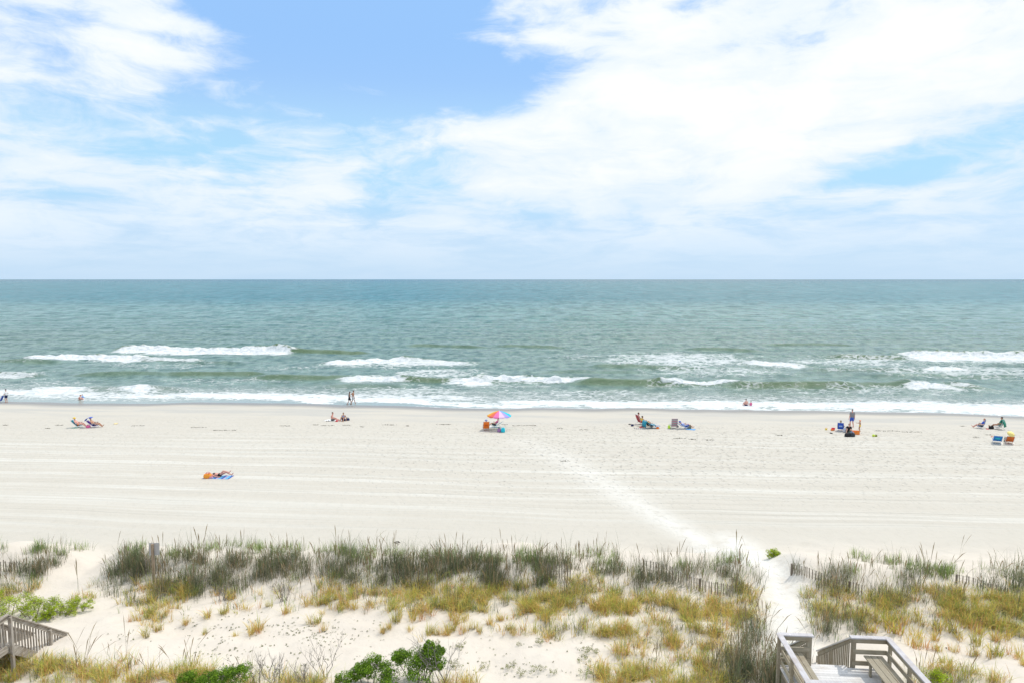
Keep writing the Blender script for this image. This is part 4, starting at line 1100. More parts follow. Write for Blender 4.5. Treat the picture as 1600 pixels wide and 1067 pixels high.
# sign seen from behind
sp_ = gp(240.5, 908)
sg = empty('dune_sign', sp_, R(6)); tag(sg, 'square grey sign on a wooden post seen from behind', 'sign')
hgt = 1.72
m = MB(); m.box((0, 0, hgt / 2 - .2), (.10, .09, hgt + .4), None, .008); m.build('post', wood_mat('sign_post_timber', (.30, .22, .15), (.42, .33, .24), 2), sg)
m = MB(); m.box((.05, .055, hgt - .26), (.44, .012, .56), None, .004); m.build('board', mat('sign_back', (.44, .43, .43), .55, 0, .06, 6), sg)
m = MB(); m.tube((0, -.05, hgt - .12), (0, -.058, hgt - .12), .014, .014, 8); m.tube((0, -.05, hgt - .42), (0, -.058, hgt - .42), .014, .014, 8); m.build('bolts', WIRE, sg)
#END_BUILT
#SECTION_BEACH
# ------------------------------------------------------------------ people
SKIN = {'fair': mat('skin_fair', (.62, .36, .26), .55, 0, .04), 'tan': mat('skin_tan', (.50, .26, .16), .55, 0, .04), 'pink': mat('skin_pink', (.66, .34, .27), .55, 0, .04)}
HAIR = {'dark': mat('hair_dark', (.025, .018, .014), .6, 0, .2), 'brown': mat('hair_brown', (.10, .055, .03), .6, 0, .2), 'blond': mat('hair_blond', (.30, .20, .10), .6, 0, .2), 'grey': mat('hair_grey', (.22, .21, .20), .6, 0, .2), 'ginger': mat('hair_ginger', (.40, .15, .06), .6, 0, .2)}
V3 = Vector


def ik(a, b, l1, l2, pole):
    a = V3(a); b = V3(b); d = b - a; L = min(d.length, (l1 + l2) * .999); d.normalize()
    b = a + d * L
    q = (l1 * l1 - l2 * l2 + L * L) / (2 * L); h = math.sqrt(max(l1 * l1 - q * q, 0))
    p = V3(pole); p = (p - d * p.dot(d)).normalized()
    return a + d * q + p * h, b


def pose(kind, **k):
    """joints of a 1.75 m figure facing +Y, feet or seat on z = 0"""
    p = {}
    if kind == 'stand':
        p.update(pel=(0, 0, .93), ch=(0, .0, 1.27), nk=(0, -.01, 1.46), hd=(0, .02, 1.62))
        an = [(-.11, -.02, .08), (.11, .03, .08)]; hand = [(-.27, .06, .80), (.27, .04, .80)]; kp = (0, 1, 0); ep = (0, -1, 0)
    elif kind == 'walk':
        p.update(pel=(0, 0, .91), ch=(0, .03, 1.25), nk=(0, .04, 1.44), hd=(0, .08, 1.60))
        an = [(-.09, -.28, .12), (.09, .26, .08)]; hand = [(-.26, .18, .84), (.26, -.14, .84)]; kp = (0, 1, 0); ep = (0, -1, 0)
    elif kind == 'sit':
        p.update(pel=(0, 0, .13), ch=(0, -.02, .46), nk=(0, .02, .65), hd=(0, .07, .80))
        an = [(-.16, .56, .07), (.18, .50, .07)]; hand = [(-.17, .36, .40), (.19, .34, .40)]; kp = (0, .2, 1); ep = (0, -.3, -1)
    elif kind == 'recline':
        p.update(pel=(0, .02, .34), ch=(0, -.20, .60), nk=(0, -.31, .76), hd=(0, -.31, .92))
        an = [(-.12, .74, .10), (.14, .78, .10)]; hand = [(-.28, .18, .50), (.28, .16, .50)]; kp = (0, .2, 1); ep = (0, -.6, -.6)
    elif kind == 'lie':
        p.update(pel=(0, 0, .13), ch=(0, -.36, .16), nk=(0, -.56, .17), hd=(0, -.72, .19))
        an = [(-.10, .82, .08), (.12, .80, .08)]; hand = [(-.36, -.62, .06), (.38, -.05, .06)]; kp = (0, 0, 1); ep = (0, -.2, -1)
    elif kind == 'crouch':
        p.update(pel=(0, 0, .20), ch=(0, .16, .48), nk=(0, .28, .62), hd=(0, .38, .73))
        an = [(-.14, .30, .07), (.14, .34, .07)]; hand = [(-.14, .55, .12), (.16, .55, .15)]; kp = (0, 1, .6); ep = (0, -1, .3)
    p['an'] = k.get('an', an); p['hand'] = k.get('hand', hand); kp = k.get('kp', kp); ep = k.get('ep', ep)
    for q in ('pel', 'ch', 'nk', 'hd'):
        if q in k: p[q] = k[q]
    for q in ('pel', 'ch', 'nk', 'hd'): p[q] = V3(p[q])
    up = (p['nk'] - p['pel']).normalized()
    p['sh'] = []; p['el'] = []; p['wr'] = []; p['hp'] = []; p['kn'] = []; p['ank'] = []
    for i, s in enumerate((-1, 1)):
        sh = p['nk'] - up * .06 + V3((s * .175, 0, 0)); hp = p['pel'] + V3((s * .085, 0, 0)) - up * .02
        el_, wr = ik(sh, p['hand'][i], .29, .27, V3(ep) + V3((s * .3, 0, 0)))
        kn, ak = ik(hp, p['an'][i], .43, .42, V3(kp) + V3((s * .12, 0, 0)))
        for n_, v in zip(('sh', 'el', 'wr', 'hp', 'kn', 'ank'), (sh, el_, wr, hp, kn, ak)): p[n_].append(v)
    p['face'] = V3(k.get('face', (0, 1, -.05))).normalized() if kind != 'lie' else V3(k.get('face', (0, -.1, 1))).normalized()
    p['toe'] = V3(k.get('toe', (0, 1, -.12))).normalized() if kind in ('stand', 'walk', 'sit', 'crouch') else V3(k.get('toe', (0, .6, .6))).normalized()
    return p


def body_mesh(p, female=False):
    m = MB(); w = .9 if female else 1.0
    up = (p['nk'] - p['pel']).normalized()
    for s in (-1, 1):
        m.cap(p['ch'] + V3((s * .075 * w, 0, 0)), p['nk'] - up * .08 + V3((s * .12 * w, 0, 0)), .105 * w, .06)
        m.cap(p['ch'] + V3((s * .07 * w, 0, 0)), p['pel'] + up * .08 + V3((s * .055, 0, 0)), .105 * w, .095)
        m.cap(p['pel'] + V3((s * .06, 0, 0)), p['pel'] + V3((s * .085, 0, 0)) - up * .04, .105, .095)
    m.cap(p['nk'] - up * .05, p['hd'] - (p['hd'] - p['nk']) * .3, .058, .052)
    f = p['face']; hu = (p['hd'] - p['nk']).normalized(); side = f.cross(hu).normalized(); hu = side.cross(f).normalized()
    M = Matrix((side, f, hu)).transposed()
    m.ball(p['hd'] + hu * .02, (.074, .092, .10), 12, 9, M=M)
    m.ball(p['hd'] + M @ V3((0, .03, -.06)), (.052, .055, .05), 10, 7, M=M)          # jaw
    m.cap(p['hd'] + M @ V3((0, .088, .015)), p['hd'] + M @ V3((0, .107, -.018)), .009, .014)  # nose
    m.cap(p['hd'] + M @ V3((-.02, .082, -.052)), p['hd'] + M @ V3((.02, .082, -.052)), .009)  # lips
    m.cap(p['hd'] + M @ V3((-.035, .082, .03)), p['hd'] + M @ V3((.035, .082, .03)), .010)    # brow
    for s in (-1, 1): m.ball(p['hd'] + M @ V3((s * .076, -.005, .0)), (.012, .022, .032), 8, 6, M=M)
    for i, s in enumerate((-1, 1)):
        sh, el_, wr = p['sh'][i], p['el'][i], p['wr'][i]
        m.cap(sh, sh.lerp(el_, .4), .056, .052); m.cap(sh.lerp(el_, .4), el_, .050, .038); m.cap(el_, el_.lerp(wr, .35), .040, .041); m.cap(el_.lerp(wr, .35), wr, .041, .026)
        d = (wr - el_).normalized(); q = d.cross(V3((s, 0, .2))).normalized(); n_ = q.cross(d).normalized()
        pb = wr + d * .08
        for t in (-.027, -.009, .009, .027): m.cap(wr + d * .015 + q * t * .6, pb + q * t, .017, .015)
        for t, L in ((-.030, .058), (-.010, .074), (.010, .078), (.030, .066)):
            a = pb + q * t; b = a + (d + q * t * 2.5).normalized() * L * .55; c_ = b + (d - n_ * s * .7).normalized() * L * .5
            m.cap(a, b, .0105, .0095); m.cap(b, c_, .0095, .008)
        a = wr + d * .02 - q * .022; b = a + (d - q * 1.0).normalized() * .045; m.cap(a, b, .014, .012); m.cap(b, b + (d - q * .3).normalized() * .03, .012, .009)
        hp, kn, ak = p['hp'][i], p['kn'][i], p['ank'][i]
        m.cap(hp, hp.lerp(kn, .35), .092, .082); m.cap(hp.lerp(kn, .35), kn, .080, .054); m.cap(kn, kn.lerp(ak, .3), .054, .058); m.cap(kn.lerp(ak, .3), ak, .057, .034)
        heel = ak - p['toe'] * .045 - V3((0, 0, .035)) if p['toe'].z < .3 else ak - V3((0, .01, .03))
        ball_ = ak + p['toe'] * .13 - V3((0, 0, .03)) if p['toe'].z < .3 else ak + p['toe'] * .15
        m.cap(ak, heel, .036, .032); m.cap(heel, ball_, .034, .034); m.cap(ball_ + V3((.015, 0, 0)), ball_ + p['toe'] * .06 + V3((.018, 0, 0)), .024, .018); m.cap(ball_ - V3((.015, 0, 0)), ball_ + p['toe'] * .045 - V3((.018, 0, 0)), .024, .016)
    return m, M


def person(label, loc, rz, p, sc=1.0, skin='fair', hair='dark', clothes=(), female=False, long=False, group=None, hat=None):
    m, M = body_mesh(p, female)
    o = m.remesh('person', SKIN[skin], None, loc, rz, .0115, 3); o.scale = (sc, sc, sc)
    tag(o, label, 'person', group)
    up = (p['nk'] - p['pel']).normalized(); w = .9 if female else 1.0
    if hair:
        h = MB(); h.ball(p['hd'] + M @ V3((0, -.018, .042)), (.084, .094, .092), 12, 9, M=M)
        if long: h.cap(p['hd'] + M @ V3((0, -.06, .0)), p['nk'] + M @ V3((0, -.07, -.10)), .07, .045)
        h.remesh('hair', HAIR[hair], o, vox=.014, it=2)
    if hat:
        h = MB(); Mh = M
        h.lathe([(.175, .06), (.18, .066), (.10, .085), (.092, .13), (.07, .155), (.0, .16)], p['hd'], 20, M=Mh); h.build('hat', hat, o, smooth=True)
    for nm, ml, kind in clothes:
        c = MB()
        if kind in ('tee', 'suit', 'dress'):
            e = .022 if kind == 'tee' else .012
            for s in (-1, 1):
                c.cap(p['ch'] + V3((s * .075 * w, 0, 0)), p['nk'] - up * .085 + V3((s * .115 * w, 0, 0)), .105 * w + e, .06 + e * .7)
                c.cap(p['ch'] + V3((s * .07 * w, 0, 0)), p['pel'] + up * .05 + V3((s * .055, 0, 0)), .105 * w + e, .10 + e)
            if kind == 'tee':
                for i in (0, 1): c.cap(p['sh'][i], p['sh'][i].lerp(p['el'][i], .62), .062, .062)
            if kind in ('suit', 'dress'):
                for s in (-1, 1): c.cap(p['pel'] + V3((s * .06, 0, 0)), p['pel'] + V3((s * .075, 0, 0)) - up * .05, .118, .10)
            if kind == 'dress':
                for i in (0, 1): c.cap(p['hp'][i], p['hp'][i].lerp(p['kn'][i], .5), .112, .11)
        if kind == 'top':
            for s in (-1, 1): c.cap(p['ch'] + V3((s * .07 * w, .0, .0)) + up * .0, p['ch'] + V3((s * .07 * w, .0, 0)) + up * .07, .112 * w, .108 * w)
        if kind in ('shorts', 'brief', 'trousers'):
            t = {'shorts': .62, 'brief': .12, 'trousers': .98}[kind]
            for i, s in enumerate((-1, 1)):
                c.cap(p['pel'] + V3((s * .06, 0, 0)) + up * .03, p['pel'] + V3((s * .08, 0, 0)) - up * .04, .118, .112)
                c.cap(p['hp'][i], p['hp'][i].lerp(p['kn'][i], t), .106, .092 if t > .2 else .10)
                if kind == 'trousers': c.cap(p['kn'][i], p['kn'][i].lerp(p['ank'][i], .9), .075, .06)
        c.remesh(nm, ml, o, vox=.014, it=2)
    return o


# ------------------------------------------------------------------ beach things
ALU = mat('aluminium_tube', (.62, .63, .65), .35, 0, .04, metallic=.8)
CL = lambda n, c, r=.85: mat(n, c, r, .2, .08, 30)
BLUE = CL('royal_blue_cloth', (.03, .10, .50)); TEAL = CL('teal_cloth', (.02, .30, .42)); ORANGE = CL('orange_cloth', (.85, .20, .02)); SKYB = CL('sky_blue_cloth', (.10, .35, .70))
WHITE = CL('white_cloth', (.80, .80, .80)); NAVY = CL('navy_cloth', (.02, .03, .11)); BLACK = CL('black_cloth', (.015, .015, .018)); PURPLE = CL('purple_cloth', (.15, .04, .40)); YELLOW = CL('yellow_cloth', (.85, .60, .05))
PINK = CL('pink_cloth', (.80, .15, .35)); RED = CL('red_cloth', (.65, .03, .05)); GREEN_ = CL('green_cloth', (.02, .20, .14)); GREY = CL('grey_print_cloth', (.16, .16, .17)); LTEAL = CL('turquoise_cloth', (.02, .52, .60)); LIME = CL('lime_plastic', (.50, .75, .05), .4)
PBLUE = CL('pale_blue_cloth', (.32, .48, .80)); ORP = CL('orange_plastic', (.85, .24, .03), .4); REDP = CL('red_plastic', (.75, .03, .10), .4); YELP = CL('yellow_plastic', (.85, .65, .08), .4); ROSE = CL('rose_cloth', (.70, .40, .42))


def chair(label, loc, rz, cloth, lean=.55, group='low beach chairs', canopy=None, sc=1.0, piping=None):
    """low folding sand chair facing +Y"""
    root = empty('beach_chair', loc, rz); root.scale = (sc, sc, sc); tag(root, label, 'beach chair', group)
    by, bz = -.05, .20; ty, tz = by - .72 * math.sin(lean), bz + .72 * math.cos(lean)
    s_ = MB(); s_.slab([(by, bz), (.08, .175), (.25, .185), (.42, .24)], .52, -.014); s_.build('seat', cloth, root)
    s_ = MB(); n = 6; pr = []
    for i in range(n + 1):
        t = i / n; pr.append((by + (ty - by) * t - .03 * math.sin(math.pi * t), bz + (tz - bz) * t))
    s_.slab(pr, .52, .014); bk = s_.build('backrest', cloth, root)
    if piping:
        k = MB(); k.box((0, (by + ty) / 2 - .055, (bz + tz) / 2), (.3, .03, .16), Matrix.Rotation(lean, 3, 'X'), .01); k.build('pocket', piping, bk)
    fr = MB()
    for x in (-.28, .28):
        fr.path([(x, ty - .01, tz + .02), (x, by, bz), (x, .34, .02)], .013, 6)
        fr.path([(x, .44, .25), (x, by - .02, .17), (x, -.36, .015)], .013, 6)
        fr.path([(x, by - .25 * math.sin(lean), bz + .25 * math.cos(lean)), (x, .22, .42), (x, .30, .22)], .011, 6)
    for y, z in ((.34, .02), (-.36, .015), (ty - .01, tz + .02), (.44, .25)): fr.tube((-.28, y, z), (.28, y, z), .013, .013, 6)
    fr.build('frame', ALU, root)
    for x in (-.28, .28):
        a = MB(); a.box((x, .02, .415), (.05, .34, .022), Matrix.Rotation(-.10, 3, 'X'), .006); a.build('armrest', WHITE, root)
    if canopy:
        a = MB(); pr = []
        for i in range(9):
            t = math.pi * i / 8 * .62; pr.append((ty + .30 - .42 * math.cos(t), tz + .02 + .30 * math.sin(t)))
        a.slab(pr, .60, .014); a.build('sun_canopy', canopy, root)
    return root


def towel(label, loc, rz, w, l, m, cat='towel', group=None, name='beach_towel', rough=.03, seed=1):
    nx, ny = 12, 18; xs = np.linspace(-w / 2, w / 2, nx); ys = np.linspace(-l / 2, l / 2, ny); X, Y = np.meshgrid(xs, ys)
    Z = .012 + rough * (fbm(X * 3 + seed, Y * 2.5, 3, seed) + .4); c, s_ = math.cos(rz), math.sin(rz)
    Z = Z + T(loc[0] + X * c - Y * s_, loc[1] + X * s_ + Y * c) - loc[2]
    X = X + .04 * vnoise(Y * 3, X * 0 + seed, seed); V = np.stack([X.ravel(), Y.ravel(), Z.ravel()], 1); Q = grid_quads(ny, nx)
    V2 = V.copy(); V2[:, 2] -= .012; n = len(V)
    b_ = np.concatenate([np.arange(nx - 1), nx - 1 + nx * np.arange(ny - 1), (ny * nx - 1) - np.arange(nx - 1), (ny - 1) * nx - nx * np.arange(ny - 1)])
    side = np.stack([b_, b_ + n, np.roll(b_, -1) + n, np.roll(b_, -1)], 1)
    me = np_mesh(name, np.vstack([V, V2]), np.vstack([Q, Q[:, ::-1] + n, side]), None)
    o = link(name, me, m, None, loc, rz); tag(o, label, cat, group); return o


def bag(label, loc, rz, m, sz=(.42, .24, .34), name='beach_bag', group=None, hm=None, cat='bag'):
    root = empty(name, loc, rz); tag(root, label, cat, group)
    s_ = MB(); w, d, h = sz
    prof = [(.38, 0), (.5, .08), (.52, .45), (.46, .85), (.40, 1.0), (.34, .97), (.30, .8)]
    M_ = Matrix.Diagonal((w, d * 1.1, 1))
    s_.lathe([(r_, z * h) for r_, z in prof], (0, 0, 0), 14, M=M_); b_ = s_.build('bag_body', m, root, smooth=True)
    for y in (-.3 * d, .3 * d):
        k = MB(); k.path([(-.25 * w, y, h * .9), (-.2 * w, y * 1.3, h * 1.25), (0, y * 1.4, h * 1.38), (.2 * w, y * 1.3, h * 1.25), (.25 * w, y, h * .9)], .012, 6); k.build('handle', hm or m, root)
    return root


def sandals(label, loc, rz, m, group='shoes left on the sand'):
    for i in (-1, 1):
        root = empty('sandal', V3(loc) + V3((math.cos(rz) * i * .09, math.sin(rz) * i * .09 + .03 * i, 0)), rz + i * .25); tag(root, label, 'sandal', group)
        s_ = MB(); s_.lathe([(.5, 0), (.52, .5), (.48, 1)], (0, 0, .0), 14, M=Matrix.Diagonal((.10, .27, .035))); s_.build('sole', m, root)
        s_ = MB(); s_.path([(-.045, .0, .03), (-.02, .05, .07), (.0, .08, .04), (.02, .05, .07), (.045, 0, .03)], .01, 6); s_.build('strap', m, root)


def bucket(label, loc, m, m2, r=.10, h=.17):
    root = empty('toy_bucket', loc); tag(root, label, 'toy bucket')
    s_ = MB(); s_.lathe([(r * .72, 0), (r, h), (r * 1.08, h), (r * 1.08, h + .012), (r * .93, h + .01), (r * .68, .012)], n=16); s_.build('pail', m, root, smooth=False)
    s_ = MB(); s_.path([(-r, 0, h), (-r * .8, 0, h + .06), (0, 0, h + .1), (r * .8, 0, h + .06), (r, 0, h)], .007, 6); s_.build('handle', m2, root)


def ball_(label, loc, r, m, m2):
    root = empty('beach_ball', loc); tag(root, label, 'ball')
    s_ = MB(); s_.ball((0, 0, r * .93), r, 16, 10); s_.build('shell', m, root, smooth=True)
    s_ = MB(); s_.lathe([(r * .99, -.02), (r * 1.01, 0), (r * .99, .02)], (0, 0, r * .93), 18); s_.build('stripe', m2, root)


L_ = R(90); Rr = R(-90)
# --- far left at the water
person('person in white T-shirt and navy shorts standing beside a blue chair at the left edge', gp(10, 628.3), R(70), pose('stand', hand=[(-.20, .20, 1.02), (.22, .22, 1.02)]), .98, 'fair', 'dark', [('shirt', WHITE, 'tee'), ('shorts', NAVY, 'shorts')])
chair('blue beach chair cut by the left edge of the photo, by the water', gp(0, 628.3), R(100), BLUE, .45)
person('shirtless person sitting hunched in the swash, back to the beach, at left', gp(124, 626.6), R(-50), pose('sit', hd=(0, .16, .78), nk=(0, .08, .64)), .95, 'pink', 'ginger', [('shorts', CL('tan_cloth', (.35, .22, .14)), 'shorts')])
person('child in pale blue top bending in the swash behind the hunched person', gp(131, 624.2), R(95), pose('crouch', pel=(0, 0, .45), ch=(0, .16, .70), nk=(0, .24, .84), hd=(0, .30, .97)), .68, 'fair', 'dark', [('shirt', PBLUE, 'tee'), ('shorts', SKYB, 'shorts')])
# --- couple walking
c0 = gp(549, 631.6)
person('person with long dark hair in black swimsuit walking arm in arm at the water edge', c0 + V3((-.22, -.1, 0)), R(-55), pose('walk', hand=[(-.24, .12, .86), (.10, .25, 1.05)]), .95, 'fair', 'dark', [('swimsuit', BLACK, 'dress')], True, True)
person('shirtless person in white shorts walking at the water edge, hugging a companion', c0 + V3((.20, .08, 0)), R(-50), pose('walk', hand=[(-.34, .2, 1.15), (.28, .05, .86)]), 1.03, 'tan', 'dark', [('shorts', WHITE, 'shorts')])
# --- pair on towels
t0 = gp(520, 656.5)
towel('white towel under the seated shirtless pair at centre left', t0 + V3((.1, 0, 0)), R(80), .9, 1.9, WHITE)
person('shirtless person sitting on a white towel, left one of the seated pair', gp(519, 657), R(-95), pose('sit', an=[(-.12, .82, .07), (.14, .78, .07)], hand=[(-.2, .15, .30), (.2, .40, .32)]), 1.0, 'pink', 'brown', [('shorts', GREY, 'shorts')])
person('person in a blue printed bikini sitting knees up, right one of the seated pair', gp(537, 657), R(170), pose('sit', hand=[(-.30, .05, .12), (.28, .10, .14)]), .96, 'tan', 'brown', [('bikini_top', PBLUE, 'top'), ('shorts', NAVY, 'shorts')], True)
sandals('black sandal on the sand left of the white towel', gp(512, 657.5), .4, BLACK)
bag('small red bag on the white towel', gp(526, 658.2), .3, RED, (.26, .16, .12))
bag('dark blue bag on the sand right of the seated bikini wearer', gp(543, 656.5), .3, NAVY, (.42, .26, .24))
# --- left sun loungers
a = gp(122, 667.3)
chair('teal beach chair with an orange towel over its top, left of the blue canopy chair', a, R(-78), TEAL, .75)
person('person lying back in the teal beach chair', a, R(-78), pose('recline'), .95, 'pink', None, [('swimsuit', ORANGE, 'brief')], hat=YELLOW)
towel('green and orange towel draped over the sand behind the teal chair', gp(118, 668), R(10), .5, .5, CL('sea_green_cloth', (.05, .40, .30)))
a = gp(147, 667.3)
chair('purple beach chair with a blue sun canopy', a, R(-78), PURPLE, .85, canopy=BLUE)
person('person lying back under the blue chair canopy with knees bent', a, R(-78), pose('recline'), .95, 'tan', 'brown', [('swimsuit', NAVY, 'brief')])
bag('pink beach bag between the teal chair and the purple chair', gp(138, 668), .2, PINK, (.4, .25, .25))
towel('yellow towel lying on the sand right of the purple chair', gp(181, 661.5), R(20), .32, .7, CL('faded_yellow_cloth', (.75, .60, .30)), rough=.08)
# --- umbrella group
ub = gp(780, 670.5)
um = empty('beach_umbrella', ub); tag(um, 'rainbow striped beach umbrella standing open at the centre of the beach', 'umbrella')
cols = [('orange', (.95, .42, .05)), ('coral', (.88, .20, .13)), ('pink', (.88, .22, .50)), ('lilac', (.85, .60, .82)), ('lavender', (.42, .36, .85)), ('cyan', (.02, .62, .80)), ('sea_blue', (.02, .35, .75)), ('aqua', (.02, .55, .55)), ('turquoise', (.02, .50, .45)), ('green', (.15, .55, .12)), ('lime', (.55, .65, .05)), ('yellow', (.90, .65, .05))]
um_m = []
for nm, c_ in cols:
    mm = plant_mat('umbrella_' + nm, .22); nt = mm.node_tree
    for nd in list(nt.nodes):
        if nd.bl_idname == 'ShaderNodeAttribute': nt.nodes.remove(nd)
    for nd in nt.nodes:
        if nd.bl_idname == 'ShaderNodeBsdfPrincipled': nd.inputs['Base Color'].default_value = (*c_, 1); nd.inputs['Roughness'].default_value = .8
        if nd.bl_idname == 'ShaderNodeBsdfTranslucent': nd.inputs['Color'].default_value = (*c_, 1)
    um_m.append(mm)
HP, RC = 1.84, 1.18; NP = 12
rings = [(0.02, 0), (.3, -.07), (.6, -.20), (.9, -.37), (1.0, -.45)]
for k in range(NP):
    m = MB(); a0 = R(180 + 30 * k); vs = []; fs = []
    ns = 6
    for (t, dz_) in rings + [(1.0, -.55)]:
        for j in range(ns + 1):
            an = a0 + R(30) * j / ns; sag = 1 - .05 * math.sin(math.pi * j / ns) * t; r_0 = RC * t * sag
            z = HP + dz_ * (1.08 if t < 1 else 1) - .02 * math.sin(math.pi * j / ns) * t
            if dz_ == -.55: z += .05 * (abs(j / ns - .5) * 2)
            vs.append((r_0 * math.cos(an), r_0 * math.sin(an), z))
    for i in range(len(rings)):
        for j in range(ns): q = i * (ns + 1) + j; fs.append((q, q + 1, q + ns + 2, q + ns + 1))
    m.add(vs, fs); m.build('canopy_panel', um_m[k], um, smooth=True)
m = MB(); m.tube((0, 0, -.3), (0, 0, HP + .02), .019, .016, 10); pl_ = m.build('pole', WHITE, um)
m = MB(); m.ball((0, 0, HP + .05), (.03, .03, .05), 8, 6); m.build('finial', WHITE, um)
for k in range(NP):
    an = R(180 + 30 * k); m = MB(); c_, s_ = math.cos(an) * RC, math.sin(an) * RC
    pts = [(c_ * t, s_ * t, HP + dz_ * (1.08 if t < 1 else 1) - .012) for t, dz_ in rings]; m.path(pts, .006, 5); m.tube((c_ * .5, s_ * .5, HP - .17), (0, 0, HP - .5), .005, .005, 5); m.build('rib', ALU, um)
oc = gp(759.5, 672)
chair('orange beach chair in the shade of the rainbow umbrella, seen from behind', oc, R(8), ORANGE, .38, piping=CL('deep_orange_cloth', (.6, .10, .01)), sc=1.05)
person('person in blue cap sitting in the orange chair with back to the camera', oc, R(8), pose('recline', pel=(0, .05, .34), ch=(0, -.08, .62), nk=(0, -.14, .80), hd=(0, -.12, .97)), .98, 'fair', 'grey', [('shirt', CL('blue_grey_cloth', (.18, .22, .42)), 'tee'), ('shorts', NAVY, 'shorts')], hat=CL('periwinkle_cloth', (.25, .30, .60)))
tc_ = gp(774, 666.8)
chair('turquoise beach chair under the umbrella, turned to the left', tc_ + V3((.1, 0, 0)), R(75), LTEAL, 1.0)
person('person in pink top sitting in the turquoise chair under the umbrella', tc_, R(75), pose('recline'), .92, 'fair', 'brown', [('shirt', PINK, 'tee'), ('shorts', BLACK, 'shorts')], True)
towel('white towel spread under the turquoise chair', tc_ + V3((-.25, .1, 0)), R(80), .7, 1.3, WHITE)
bag('mauve beach bag on the sand right of the umbrella shade', gp(780, 674.5), .2, CL('mauve_cloth', (.35, .18, .38)), (.36, .3, .34), hm=BLACK)
bag('aqua cool bag standing beside the mauve bag', gp(786, 675), .1, CL('aqua_cloth', (.02, .55, .68)), (.38, .3, .44), hm=WHITE)
# --- group with teal towel
a = gp(1000, 662.5)
chair('dark red beach chair holding the dark haired sitter in the centre right group', a, R(-72), CL('dark_red_cloth', (.35, .05, .06)), .40, sc=1.15)
person('dark haired shirtless person sitting upright in the dark red chair', a, R(-72), pose('recline', ch=(0, -.12, .66), nk=(0, -.18, .85), hd=(0, -.16, 1.02)), 1.08, 'pink', 'dark', [('shorts', RED, 'shorts')])
a = gp(1008, 665)
chair('yellow beach chair beside the dark red chair', a, R(-75), YELLOW, .55)
person('tanned shirtless person lying back between the dark haired sitter and the teal towel', a, R(-75), pose('recline'), 1.0, 'tan', 'dark', [('shorts', YELLOW, 'shorts')])
a = gp(1015, 668)
chair('beach chair hidden under a teal towel', a, R(-70), BLACK, .8)
m = MB(); m.slab([(-.62, .12), (-.60, .60), (-.52, .74), (-.30, .52), (-.02, .27), (.2, .24), (.45, .30), (.55, .12)], .75, .02)
tag(m.build('draped_towel', TEAL, None, a + V3((0, 0, .03)), R(-70), True), 'teal towel hung over the back and seat of a beach chair', 'towel')
a = gp(1024, 668.5)
chair('blue striped beach chair at the right end of the centre right group', a, R(-80), stripe_mat('blue_striped_cloth', [(.1, .2, .5), (.45, .5, .6)], .12), 1.05)
bag('orange bag on the sand at the right end of the centre right group', gp(1027.5, 669.5), 0, ORANGE, (.3, .2, .16), hm=BLACK)
bag('dark red bag on the sand in front of the yellow chair', gp(1005, 667), 0, CL('wine_cloth', (.25, .02, .06)), (.34, .22, .22))
towel('striped mat lying on the sand before the centre right group', gp(1000.5, 669.3), R(75), .5, 1.2, stripe_mat('mat_stripes', [(.55, .5, .45), (.25, .25, .26)], .2, 1))
sandals('dark sandal left of the centre right group', gp(984, 662.8), .7, BLACK)
bag('small navy bag left of the centre right group', gp(988, 665.2), .7, NAVY, (.34, .22, .16))
sandals('red sandal on the striped mat before the centre right group', gp(1001, 667.4), 1.2, RED)
# --- striped chair and reclining chair
a = gp(1053, 669)
chair('grey and pink striped beach chair standing empty, seen from behind', a, R(5), stripe_mat('pink_grey_stripes', [(.10, .10, .12), (.62, .16, .22), (.50, .48, .50), (.12, .12, .14), (.6, .6, .6)], .21), .2, sc=1.12)
bag('lime green bag left of the striped chair', gp(1045.5, 669), 0, LIME, (.26, .2, .28))
bag('small dark bag right of the striped chair', gp(1058.8, 667), 0, GREY, (.22, .16, .16))
a = gp(1069, 669.3)
chair('pale blue reclining beach chair right of the striped chair', a, R(-75), PBLUE, 1.05, piping=BLUE)
person('person in blue shorts lying in the pale blue chair', a + V3((.1, 0, 0)), R(-75), pose('recline', ch=(0, -.30, .46), nk=(0, -.46, .56), hd=(0, -.60, .66)), .98, 'fair', None, [('shirt', CL('powder_blue_cloth', (.40, .50, .85)), 'tee'), ('shorts', BLUE, 'shorts')], hat=BLUE)
towel('light blue towel lying at the foot of the pale blue chair', gp(1079, 670.5), R(60), .5, .9, SKYB)
bag('olive grey bag on the light blue towel', gp(1077, 669.2), .3, CL('olive_cloth', (.16, .16, .10)), (.42, .28, .30))
# --- two by the water at right
person('shirtless dark haired person sitting in the swash, back to the camera', Vector((*plane_pt(1166, 634), -.02)), R(10), pose('sit', hand=[(-.36, .05, .08), (.30, .10, .10)]), 1.0, 'pink', 'dark', [('shorts', NAVY, 'shorts')])
person('small child with dark hair sitting in the swash right of a shirtless adult', Vector((*plane_pt(1173.3, 634), .02)), R(-15), pose('sit', hand=[(-.34, .15, .12), (.20, .30, .30)]), .66, 'fair', 'dark', [('swimsuit', PINK, 'suit')])
